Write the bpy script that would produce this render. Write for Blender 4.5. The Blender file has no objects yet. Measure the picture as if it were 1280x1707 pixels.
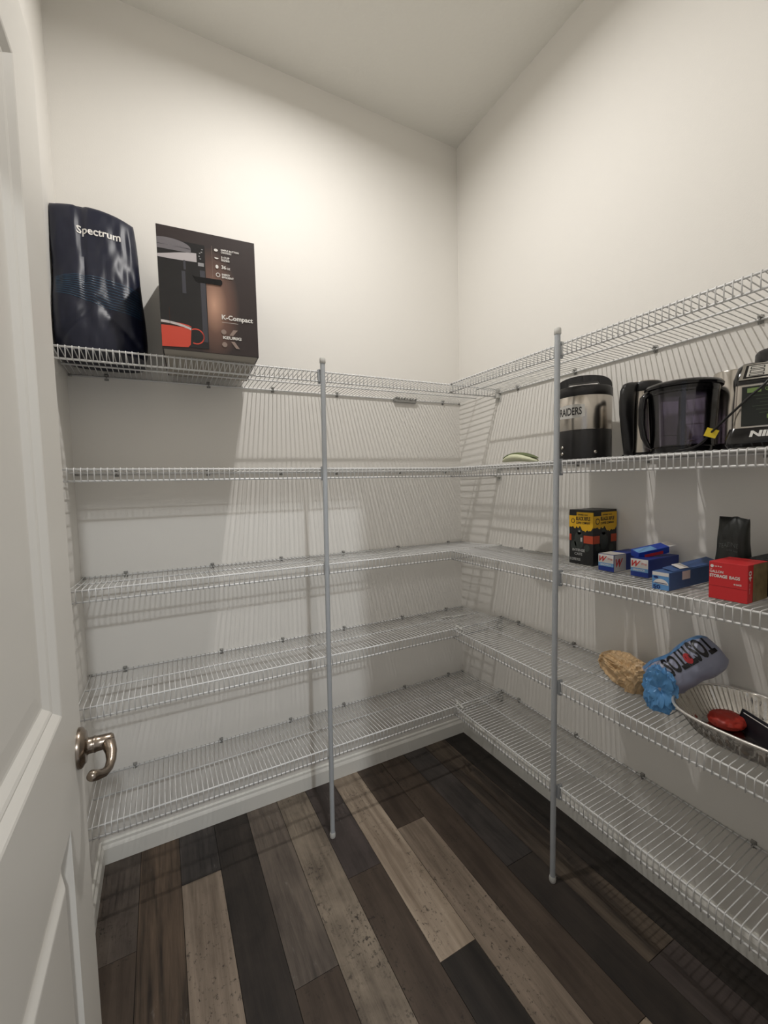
import bpy, bmesh, math, random
from mathutils import Vector, Matrix, noise

# ------------------------------------------------------------------ camera
scn = bpy.context.scene
COL = scn.collection
cam_d = bpy.data.cameras.new('camera')
cam = bpy.data.objects.new('camera', cam_d); COL.objects.link(cam)
right = Vector((0.882097, -0.470441, -0.024276)); up = Vector((0.050881, 0.043918, 0.997739)); fwd = Vector((0.468311, 0.881338, -0.062677))
M = Matrix.Identity(4)
for r in range(3):
    M[r][0] = right[r]; M[r][1] = up[r]; M[r][2] = -fwd[r]
M.translation = Vector((-1.39166, -1.75971, 1.33428))
cam.matrix_world = M
cam_d.sensor_fit = 'HORIZONTAL'; cam_d.sensor_width = 36.0
cam_d.lens = 703.68 / 1280 * 36.0
cam_d.clip_start = 0.01
scn.camera = cam
# ------------------------------------------------------------------ world, lamp, exposure
H = 2.9965
world = bpy.data.worlds.new('world'); scn.world = world; world.use_nodes = True
world.node_tree.nodes['Background'].inputs[0].default_value = (0.98, 0.98, 1.0, 1)
world.node_tree.nodes['Background'].inputs[1].default_value = 0.45
lamp_d = bpy.data.lights.new('ceiling_lamp_light', 'AREA'); lamp_d.shape = 'DISK'; lamp_d.size = 0.04
lamp_d.energy = 14.0; lamp_d.color = (1.0, 0.97, 0.935)
lamp = bpy.data.objects.new('ceiling_lamp_light', lamp_d); lamp.location = (-0.90, -0.715, H - 0.034); COL.objects.link(lamp)
lamp_d.spread = math.radians(169)
kit_d = bpy.data.lights.new('kitchen_lamp_light', 'AREA'); kit_d.shape = 'DISK'; kit_d.size = 0.15; kit_d.energy = 44; kit_d.color = (0.94, 0.975, 1.0)
kit = bpy.data.objects.new('kitchen_lamp_light', kit_d); kit.location = (-1.15, -4.35, 3.22); COL.objects.link(kit)
kit.rotation_euler = (Vector((-1.1, 0, 0.9)) - kit.location).to_track_quat('-Z', 'Y').to_euler()
scn.view_settings.view_transform = 'Standard'; scn.view_settings.look = 'None'
scn.view_settings.gamma = 1; scn.view_settings.use_curve_mapping = False
scn.view_settings.exposure = 0.0

# ------------------------------------------------------------------ helpers
def lin(c):
    return tuple((x / 12.92 if x <= 0.04045 else ((x + 0.055) / 1.055) ** 2.4) for x in (v / 255 for v in c))

def mat(name, rgb, rough=0.5, metal=0.0, bump=None, coat=0.0, spec=0.5, vary=0.0, vscale=20):
    m = bpy.data.materials.new(name); m.use_nodes = True
    nt = m.node_tree; b = nt.nodes['Principled BSDF']
    c = (*lin(rgb), 1)
    b.inputs['Base Color'].default_value = c
    b.inputs['Roughness'].default_value = rough; b.inputs['Metallic'].default_value = metal
    b.inputs['Coat Weight'].default_value = coat; b.inputs['Specular IOR Level'].default_value = spec
    tc = nt.nodes.new('ShaderNodeTexCoord')
    n = nt.nodes.new('ShaderNodeTexNoise'); n.inputs['Scale'].default_value = vscale; n.inputs['Detail'].default_value = 4
    nt.links.new(tc.outputs['Object'], n.inputs['Vector'])
    mx = nt.nodes.new('ShaderNodeMix'); mx.data_type = 'RGBA'
    mx.inputs[6].default_value = tuple(x * (1 - vary) for x in c[:3]) + (1,)
    mx.inputs[7].default_value = tuple(min(1, x * (1 + vary)) for x in c[:3]) + (1,)
    nt.links.new(n.outputs['Fac'], mx.inputs[0]); nt.links.new(mx.outputs[2], b.inputs['Base Color'])
    if bump:
        sc, st, dist = bump
        n2 = nt.nodes.new('ShaderNodeTexNoise'); n2.inputs['Scale'].default_value = sc; n2.inputs['Detail'].default_value = 3
        nt.links.new(tc.outputs['Object'], n2.inputs['Vector'])
        bp = nt.nodes.new('ShaderNodeBump'); bp.inputs['Strength'].default_value = st; bp.inputs['Distance'].default_value = dist
        nt.links.new(n2.outputs['Fac'], bp.inputs['Height']); nt.links.new(bp.outputs['Normal'], b.inputs['Normal'])
    return m

def clear_plastic(name, rgb, fac=0.12, rough=0.1):
    m = bpy.data.materials.new(name); m.use_nodes = True; nt = m.node_tree; nt.nodes.clear()
    o = nt.nodes.new('ShaderNodeOutputMaterial'); mx = nt.nodes.new('ShaderNodeMixShader'); mx.inputs[0].default_value = fac
    t = nt.nodes.new('ShaderNodeBsdfTransparent'); t.inputs[0].default_value = (*lin(rgb), 1)
    g = nt.nodes.new('ShaderNodeBsdfGlossy'); g.inputs['Roughness'].default_value = rough
    fr = nt.nodes.new('ShaderNodeFresnel'); fr.inputs[0].default_value = 1.5
    ad = nt.nodes.new('ShaderNodeMath'); ad.operation = 'ADD'; ad.inputs[1].default_value = fac * 0.4
    nt.links.new(fr.outputs[0], ad.inputs[0]); nt.links.new(ad.outputs[0], mx.inputs[0])
    nt.links.new(t.outputs[0], mx.inputs[1]); nt.links.new(g.outputs[0], mx.inputs[2]); nt.links.new(mx.outputs[0], o.inputs[0])
    return m

class MB:
    """collects shapes into one mesh"""
    def __init__(s): s.v = []; s.f = []; s.sm = []
    def add(s, vs, fs, smooth=False):
        o = len(s.v); s.v += [Vector(v) for v in vs]; s.f += [[i + o for i in f] for f in fs]; s.sm += [smooth] * len(fs); return s
    def box(s, lo, hi, m=None):
        x0, y0, z0 = lo; x1, y1, z1 = hi
        vs = [Vector(p) for p in ((x0,y0,z0),(x1,y0,z0),(x1,y1,z0),(x0,y1,z0),(x0,y0,z1),(x1,y0,z1),(x1,y1,z1),(x0,y1,z1))]
        if m: vs = [m @ v for v in vs]
        return s.add(vs, [(0,3,2,1),(4,5,6,7),(0,1,5,4),(1,2,6,5),(2,3,7,6),(3,0,4,7)])
    def bbox(s, lo, hi, b=0.002, m=None):
        """box with chamfered edges"""
        bm = bmesh.new(); bmesh.ops.create_cube(bm, size=1)
        c = [(a + d) / 2 for a, d in zip(lo, hi)]; k = [d - a for a, d in zip(lo, hi)]
        for v in bm.verts: v.co = Vector([v.co[i] * k[i] + c[i] for i in range(3)])
        bmesh.ops.bevel(bm, geom=bm.edges[:], offset=b, segments=2, affect='EDGES', profile=0.5)
        bm.verts.index_update()
        vs = [m @ v.co if m else v.co.copy() for v in bm.verts]
        s.add(vs, [[v.index for v in f.verts] for f in bm.faces]); bm.free(); return s
    def tube(s, pts, r, n=8, cap=True, closed=False):
        pts = [Vector(p) for p in pts]; N = len(pts)
        rs = r if isinstance(r, (list, tuple)) else [r] * N
        vs = []; ref = None
        for i, p in enumerate(pts):
            if closed: d = (pts[(i + 1) % N] - pts[i - 1]).normalized()
            elif i == 0: d = (pts[1] - p).normalized()
            elif i == N - 1: d = (p - pts[i - 1]).normalized()
            else: d = ((pts[i + 1] - p).normalized() + (p - pts[i - 1]).normalized()).normalized()
            if ref is None:
                ref = Vector((0, 0, 1)) if abs(d.z) < 0.9 else Vector((1, 0, 0))
            a = (ref - d * ref.dot(d)).normalized(); ref = a; b = d.cross(a)
            for k in range(n):
                t = 2 * math.pi * k / n
                vs.append(p + (a * math.cos(t) + b * math.sin(t)) * rs[i])
        fs = []
        for i in range(N if closed else N - 1):
            j = (i + 1) % N
            for k in range(n):
                l = (k + 1) % n
                fs.append((i * n + k, i * n + l, j * n + l, j * n + k))
        if cap and not closed:
            fs.append(tuple(range(n))[::-1]); fs.append(tuple((N - 1) * n + k for k in range(n)))
        return s.add(vs, fs, True)
    def lathe(s, prof, c, n=40, m=None, sx=1, sy=1, cap=True):
        vs = []
        for r, z in prof:
            for k in range(n):
                t = 2 * math.pi * k / n
                v = Vector((r * math.cos(t) * sx, r * math.sin(t) * sy, z)); v = (m @ v if m else v) + Vector(c); vs.append(v)
        fs = []
        for i in range(len(prof) - 1):
            for k in range(n):
                l = (k + 1) % n; fs.append((i * n + k, i * n + l, (i + 1) * n + l, (i + 1) * n + k))
        if cap:
            fs.append(tuple(range(n))[::-1]); fs.append(tuple((len(prof) - 1) * n + k for k in range(n)))
        return s.add(vs, fs, True)
    def poly(s, pts, th=None, nrm=None):
        """flat polygon, extruded by th along nrm"""
        n = len(pts); P = [Vector(p) for p in pts]
        if th is None: return s.add(P, [tuple(range(n))])
        q = [p + Vector(nrm) * th for p in P]
        return s.add(P + q, [tuple(range(n))[::-1], tuple(range(n, 2 * n))] + [(i, (i + 1) % n, n + (i + 1) % n, n + i) for i in range(n)])
    def build(s, name, m, parent=None, origin=None, kind=None, label=None, autos=None):
        me = bpy.data.meshes.new(name)
        o3 = Vector(origin) if origin is not None else Vector((0, 0, 0))
        me.from_pydata([v - o3 for v in s.v], [], s.f); me.update()
        me.polygons.foreach_set('use_smooth', s.sm)
        if autos:
            bm = bmesh.new(); bm.from_mesh(me)
            for e in bm.edges:
                if len(e.link_faces) == 2 and e.calc_face_angle(0) > math.radians(autos): e.smooth = False
            bm.to_mesh(me); bm.free()
        if m: me.materials.append(m)
        o = bpy.data.objects.new(name, me); COL.objects.link(o)
        o.location = o3
        if parent is not None:
            o.parent = parent; o.location = o3 - parent['_at'] if '_at' in parent else o3
            if parent.type == 'EMPTY' or True:
                o.location = o3 - world_loc(parent)
        if kind: o['kind'] = kind
        if label: o['label'] = label
        return o

def world_loc(o):
    v = Vector((0, 0, 0))
    while o: v += o.location; o = o.parent
    return v

def thing(name, loc, label=None, cat=None, group=None, kind=None):
    o = bpy.data.objects.new(name, None); o.empty_display_size = 0.05; COL.objects.link(o); o.location = loc
    if label: o['label'] = label
    if cat: o['category'] = cat
    if group: o['group'] = group
    if kind: o['kind'] = kind
    return o

def text_verts(body, bold=0.0, italic=0.0):
    cu = bpy.data.curves.new('t', 'FONT'); cu.body = body; cu.size = 1.0; cu.offset = bold; cu.shear = italic; cu.resolution_u = 3
    cu.fill_mode = 'FRONT'
    o = bpy.data.objects.new('t', cu); COL.objects.link(o)
    dg = bpy.context.evaluated_depsgraph_get(); me = bpy.data.meshes.new_from_object(o.evaluated_get(dg))
    vs = [(v.co.x, v.co.y) for v in me.vertices]; fs = [tuple(p.vertices) for p in me.polygons]
    bpy.data.objects.remove(o); bpy.data.meshes.remove(me); bpy.data.curves.remove(cu)
    x0 = min(v[0] for v in vs); x1 = max(v[0] for v in vs); y0 = min(v[1] for v in vs); y1 = max(v[1] for v in vs)
    return [((x - x0) / (x1 - x0), (y - y0) / (y1 - y0)) for x, y in vs], fs

def fine_text(body, bold=0.0, size=0.05, italic=0.0):
    vs, fs = text_verts(body, bold, italic); bm = bmesh.new(); bv = [bm.verts.new((x, y, 0)) for x, y in vs]
    for f in fs:
        try: bm.faces.new([bv[i] for i in f])
        except ValueError: pass
    bmesh.ops.triangulate(bm, faces=bm.faces[:])
    for _ in range(4):
        es = [e for e in bm.edges if e.calc_length() > size]
        if not es: break
        bmesh.ops.subdivide_edges(bm, edges=es, cuts=1); bmesh.ops.triangulate(bm, faces=bm.faces[:])
    bm.verts.index_update(); r = [(v.co.x, v.co.y) for v in bm.verts], [[v.index for v in f.verts] for f in bm.faces]
    bm.free(); return r

def text_on(mb, body, fn, u0, v0, w, h, bold=0.02, italic=0.0, rot=0):
    """lettering laid through fn(u,v) -> point; lower left u0,v0; rot 90 turns it to read upwards"""
    vs, fs = text_verts(body, bold, italic)
    pts = []
    for x, y in vs:
        if rot == 90: pts.append(fn(u0 + w - y * w, v0 + x * h))
        elif rot == -90: pts.append(fn(u0 + y * w, v0 + h - x * h))
        elif rot == 180: pts.append(fn(u0 + w - x * w, v0 + h - y * h))
        else: pts.append(fn(u0 + x * w, v0 + y * h))
    mb.add(pts, fs)

def plane_fn(o, u, v, off=0.0006):
    o, u, v = Vector(o), Vector(u).normalized(), Vector(v).normalized(); n = u.cross(v)
    return lambda a, b: o + u * a + v * b + n * off

def rect(mb, fn, u0, v0, u1, v1):
    mb.add([fn(u0, v0), fn(u1, v0), fn(u1, v1), fn(u0, v1)], [(0, 1, 2, 3)])
def disc(mb, fn, u, v, ru, rv=None, n=24, t0=0, t1=2 * math.pi):
    rv = rv or ru
    mb.add([fn(u + ru * math.cos(t0 + (t1 - t0) * k / n), v + rv * math.sin(t0 + (t1 - t0) * k / n)) for k in range(n)], [tuple(range(n))])
def ring(mb, fn, u, v, r0, r1, n=28, t0=0, t1=2 * math.pi, sx=1):
    vs = []
    for k in range(n + 1):
        t = t0 + (t1 - t0) * k / n
        vs += [fn(u + r0 * math.cos(t) * sx, v + r0 * math.sin(t)), fn(u + r1 * math.cos(t) * sx, v + r1 * math.sin(t))]
    mb.add(vs, [(2 * k, 2 * k + 1, 2 * k + 3, 2 * k + 2) for k in range(n)])

# ------------------------------------------------------------------ materials
WALL = mat('wall_paint', (233, 230, 224), 0.75, bump=(260, 0.10, 0.002), vary=0.01, vscale=3)
CEIL = mat('ceiling_texture', (230, 228, 221), 0.85, bump=(70, 0.35, 0.004), vary=0.01, vscale=3)
TRIM = mat('trim_paint', (232, 230, 223), 0.4, vary=0.01)
DOOR = mat('door_paint', (222, 219, 212), 0.42, bump=(400, 0.04, 0.001), vary=0.01, vscale=4)
WIRE = mat('white_coated_wire', (226, 226, 225), 0.35, vary=0.02)
POLE = mat('grey_enamel', (176, 180, 184), 0.38, vary=0.02)
PLAS = mat('white_plastic', (206, 205, 200), 0.45, vary=0.03)
CLIP = mat('grey_clip_plastic', (150, 149, 145), 0.5, vary=0.05)
NICK = mat('brushed_nickel', (150, 138, 126), 0.27, 1.0, vary=0.05, vscale=60)
STEEL = mat('brushed_steel', (190, 184, 176), 0.22, 1.0, vary=0.04, vscale=30)
CHROME = mat('bright_chrome', (205, 203, 200), 0.10, 1.0, vary=0.04, vscale=30)
BLACK = mat('black_plastic', (22, 21, 22), 0.38, vary=0.1)
BLACKG = mat('glossy_black_plastic', (16, 15, 17), 0.16, vary=0.1)
WHITE = mat('white_print', (228, 225, 220), 0.6, vary=0.02)

# ------------------------------------------------------------------ room shell
W = 1.6418; WA = 0.00424; YF = -1.62; BTH = 0.0132
def structure(o): o['kind'] = 'structure'; return o
structure(MB().box((-W - 0.1, 0, -0.1), (0.1, 0.1, H + 0.1)).build('wall_back', WALL))
structure(MB().add([(0, 0, -0.1), (YF * WA, YF, -0.1), (0.1, YF, -0.1), (0.1, 0, -0.1), (0, 0, H + 0.1), (YF * WA, YF, H + 0.1), (0.1, YF, H + 0.1), (0.1, 0, H + 0.1)],
    [(0, 1, 5, 4), (1, 2, 6, 5), (2, 3, 7, 6), (3, 0, 4, 7), (0, 3, 2, 1), (4, 5, 6, 7)]).build('wall_right', WALL))
structure(MB().box((-W - 0.1, YF - 0.12, -0.1), (-W, 0, H + 0.1)).build('wall_left', WALL))
OX0, OX1, OZ = -1.528, -0.79, 2.045
structure(MB().box((-W, YF - 0.12, -0.02), (OX0 - 0.018, YF, H)).box((OX1 + 0.018, YF - 0.12, -0.02), (0.1, YF, H))
    .box((OX0 - 0.018, YF - 0.12, OZ + 0.018), (OX1 + 0.018, YF, H)).build('wall_front', WALL))
structure(MB().box((OX0 - 0.018, YF - 0.12, 0), (OX0, YF, OZ)).box((OX1, YF - 0.12, 0), (OX1 + 0.018, YF, OZ))
    .box((OX0 - 0.018, YF - 0.12, OZ), (OX1 + 0.018, YF, OZ + 0.018)).build('trim_1', TRIM))
structure(MB().box((-W - 0.1, YF - 0.12, H), (0.1, 0.1, H + 0.1)).build('ceiling', CEIL))

def base_profile(mb, p0, p1, n):
    """baseboard from p0 to p1, n points into the room"""
    prof = [(0, 0.001), (BTH, 0.001), (BTH, 0.058), (BTH * 0.8, 0.064), (BTH * 0.55, 0.070), (BTH * 0.5, 0.079), (BTH * 0.2, 0.083), (0, 0.083)]
    p0, p1, n = Vector(p0), Vector(p1), Vector(n)
    vs = [p + n * a + Vector((0, 0, b)) for p in (p0, p1) for a, b in prof]; k = len(prof)
    mb.add(vs, [(i, (i + 1) % k, k + (i + 1) % k, k + i) for i in range(k)] + [tuple(range(k))[::-1], tuple(range(k, 2 * k))])
for nm, a, b, n in (('baseboard_back', (0, 0, 0), (-W, 0, 0), (0, -1, 0)), ('baseboard_right', (0, 0, 0), (YF * WA, YF, 0), (-1, 0, 0)),
                    ('baseboard_left', (-W, 0, 0), (-W, YF, 0), (1, 0, 0)), ('baseboard_front', (OX1 + 0.02, YF, 0), (0, YF, 0), (0, 1, 0))):
    mb = MB(); base_profile(mb, a, b, n); structure(mb.build(nm, TRIM))

# ------------------------------------------------------------------ floor of planks
SUB = mat('dark_joint', (20, 17, 15), 0.9)
floor = structure(MB().box((-W - 0.1, YF - 0.5, -0.06), (0.1, 0.1, -0.0025)).build('floor', SUB))
def wood(name, dark, light, seed, streak=0.5, spots=0.0, blotch=0.5, worn=0.0, rough=0.5):
    m = bpy.data.materials.new(name); m.use_nodes = True; nt = m.node_tree; L = nt.links.new
    b = nt.nodes['Principled BSDF']; b.inputs['Roughness'].default_value = rough; b.inputs['Specular IOR Level'].default_value = 0.35
    tc = nt.nodes.new('ShaderNodeTexCoord'); geo = tc.outputs['Object']
    def nz(scale, vec, det=5, ro=0.6, dist=0.0):
        mp = nt.nodes.new('ShaderNodeMapping'); mp.inputs['Scale'].default_value = vec; mp.inputs['Location'].default_value = (seed * 3.7, seed * 1.3, seed)
        L(geo, mp.inputs['Vector']); n = nt.nodes.new('ShaderNodeTexNoise'); n.inputs['Scale'].default_value = scale
        n.inputs['Detail'].default_value = det; n.inputs['Roughness'].default_value = ro; n.inputs['Distortion'].default_value = dist
        L(mp.outputs[0], n.inputs['Vector']); return n.outputs['Fac']
    def math_(op, a, b2, c=None):
        q = nt.nodes.new('ShaderNodeMath'); q.operation = op
        for i, x in enumerate((a, b2, c)):
            if x is None: continue
            if isinstance(x, (int, float)): q.inputs[i].default_value = x
            else: L(x, q.inputs[i])
        return q.outputs[0]
    def rng(a, f0, f1, t0=0.0, t1=1.0):
        q = nt.nodes.new('ShaderNodeMapRange'); L(a, q.inputs[0])
        for i, x in enumerate((f0, f1, t0, t1)): q.inputs[i + 1].default_value = x
        return q.outputs[0]
    grain = rng(nz(1, (70, 3.2, 1), 6, 0.65, 0.6), 0.3, 0.7)
    band = rng(nz(1, (16, 1.6, 1), 3, 0.5, 1.2), 0.34, 0.66)
    fine = rng(nz(1, (340, 14, 1), 3, 0.6), 0.3, 0.7)
    blo = rng(nz(9, (1, 0.7, 1), 4, 0.6, 0.4), 0.32, 0.68)
    fac = math_('ADD', math_('MULTIPLY', band, streak), math_('MULTIPLY', blo, blotch))
    fac = math_('DIVIDE', fac, streak + blotch)
    fac = math_('ADD', math_('MULTIPLY', fac, 0.62), math_('ADD', math_('MULTIPLY', grain, 0.26), math_('MULTIPLY', fine, 0.12)))
    fac = rng(fac, 0.18, 0.82)
    mx = nt.nodes.new('ShaderNodeMix'); mx.data_type = 'RGBA'; mx.inputs[6].default_value = (*lin(dark), 1); mx.inputs[7].default_value = (*lin(light), 1)
    L(fac, mx.inputs[0]); out = mx.outputs[2]
    if spots:
        sp = rng(nz(85, (1, 0.7, 1), 5, 0.75), 0.575 - 0.03 * spots, 0.64 - 0.03 * spots)
        msk = rng(nz(7, (1, 0.8, 1), 3, 0.6), 0.44, 0.62)
        k = math_('MULTIPLY', math_('MULTIPLY', sp, msk), 0.85)
        m2 = nt.nodes.new('ShaderNodeMix'); m2.data_type = 'RGBA'; m2.inputs[7].default_value = (*lin((34, 30, 28)), 1)
        L(out, m2.inputs[6]); L(k, m2.inputs[0]); out = m2.outputs[2]
    if worn:
        sp = rng(nz(30, (2.2, 0.5, 1), 5, 0.75), 0.60, 0.70); msk = rng(nz(4, (1, 0.9, 1), 2), 0.5, 0.6)
        k = math_('MULTIPLY', math_('MULTIPLY', sp, msk), worn)
        m2 = nt.nodes.new('ShaderNodeMix'); m2.data_type = 'RGBA'; m2.inputs[7].default_value = (*lin((150, 146, 140)), 1)
        L(out, m2.inputs[6]); L(k, m2.inputs[0]); out = m2.outputs[2]
    L(out, b.inputs['Base Color'])
    bp = nt.nodes.new('ShaderNodeBump'); bp.inputs['Strength'].default_value = 0.25; bp.inputs['Distance'].default_value = 0.0006
    L(grain, bp.inputs['Height']); L(bp.outputs[0], b.inputs['Normal'])
    return m
WD = {
 'taupe': wood('plank_taupe', (62, 54, 49), (98, 88, 80), 1.1, 0.4, 0.4, 0.8),
 'brown': wood('plank_brown', (58, 48, 41), (86, 74, 64), 2.3, 0.6, 0.2, 0.5),
 'char': wood('plank_charcoal', (36, 32, 30), (60, 53, 48), 3.1, 0.5, 0.0, 0.7),
 'streak': wood('plank_streaky', (24, 21, 20), (104, 87, 72), 4.7, 1.2, 0.0, 0.25, 0.3),
 'light': wood('plank_light', (98, 86, 75), (148, 133, 118), 5.2, 1.0, 0.35, 0.35),
 'tan': wood('plank_tan', (122, 107, 92), (172, 156, 138), 6.6, 0.9, 0.5, 0.3),
 'speck': wood('plank_speckled', (96, 86, 76), (150, 137, 121), 7.4, 0.35, 1.3, 1.0),
 'worn': wood('plank_worn', (66, 59, 55), (116, 105, 95), 8.8, 0.9, 0.0, 0.5, 0.7),
 'grey': wood('plank_grey', (44, 41, 40), (78, 72, 69), 9.3, 0.6, 0.0, 0.8, 0.3),
 'plum': wood('plank_plum', (56, 49, 47), (82, 73, 70), 10.9, 0.6, 0.0, 0.7, 0.6),
 'black': wood('plank_black', (26, 23, 21), (52, 46, 42), 11.5, 0.7, 0.0, 0.6, 0.3),
 'stripe': wood('plank_striped', (42, 36, 33), (100, 88, 76), 12.7, 1.0, 0.0, 0.25),
}
cols = [(-0.395, 'taupe', 'brown'), (-1.30, 'streak', 'char'), (-0.236, 'grey', 'light'), (-1.22, 'char', 'brown'), (-0.715, 'worn', 'brown'),
        (-1.10, 'speck', 'grey'), (-0.490, 'plum', 'brown'), (-0.849, 'tan', 'black'), (-0.390, 'brown', 'light'), (-1.195, 'brown', 'tan'),
        (-0.720, 'grey', 'char'), (-1.130, 'stripe', 'plum'), (-1.45, 'black', 'grey'), (-0.6, 'black', 'char')]
PW = 0.1253; G = 0.0007; pk = 0
for k, (j, ma, mb_) in enumerate(cols):
    x0 = -1.516 + PW * (k - 1); x1 = x0 + PW
    x0 = max(x0, -W + 0.002); x1 = min(x1, -0.003)
    if x1 - x0 < 0.006: continue
    for ya, yb, mm in ((-0.002, j, ma), (j, j - 1.22, mb_), (j - 1.22, YF - 0.3, 'taupe')):
        yb = max(yb, YF - 0.3)
        if ya - yb < 0.02: continue
        p = MB().bbox((x0 + G, yb + G, -0.006), (x1 - G, ya - G, 0.0), 0.0006)
        p.build('plank', WD[mm], floor, origin=((x0 + x1) / 2, (ya + yb) / 2, 0))

# ------------------------------------------------------------------ wire shelving
S = 0.94
Z = [1.75641, 1.40011, 1.04056, 0.69235, 0.34349]
sL = [-0.0092, 0.0004, 0.0071, 0.0076, -0.0033]; sR = [-0.0047, -0.009, 0.0046, -0.0147, -0.0224]
bL = [-0.0116, 0.0, -0.01, -0.0066, -0.0065]; bR = [-0.0153, 0.0041, 0.0011, 0.0188, 0.0136]
DL, DR, MID, LIP, KB = 0.2867, 0.2745, 0.1359, 0.0335, 0.0049
RR, RW = 0.0030, 0.0014
def sp(side, i, s, o, dz=0.0):
    """point on shelf i: s along the wall from the corner, o out from the wall"""
    if side == 'L':
        return Vector((-s, -o, Z[i] + sL[i] * s + S * bL[i] * (1 - o / DL) + dz))
    return Vector((-o - s * WA, -s, Z[i] + sR[i] * (s - 0.2867) + S * bR[i] * (1 - o / DR) + dz))
def deck(i, x, y): return sp('R', i, -y, -x, RR + 2 * RW).z
ordn = ['topmost', 'second from the top', 'middle', 'second from the bottom', 'lowest']
what = {('L', 0): 'topmost white wire shelf on the back wall, holding the navy pouch and coffee maker carton',
        ('L', 1): 'second highest white wire shelf on the back wall, empty, at eye level',
        ('L', 2): 'middle white wire shelf of five on the back wall, empty',
        ('L', 3): 'fourth white wire shelf down on the back wall, empty, above the door lever',
        ('L', 4): 'lowest white wire shelf on the back wall, just above the baseboard',
        ('R', 0): 'topmost white wire shelf on the right wall, empty, above the kitchen appliances',
        ('R', 1): 'white wire shelf on the right wall carrying the jug, kettle and blender',
        ('R', 2): 'middle white wire shelf on the right wall carrying small cartons',
        ('R', 3): 'white wire shelf on the right wall carrying the snack bag and foil pan',
        ('R', 4): 'lowest white wire shelf on the right wall, empty, just above the floor'}
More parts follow.
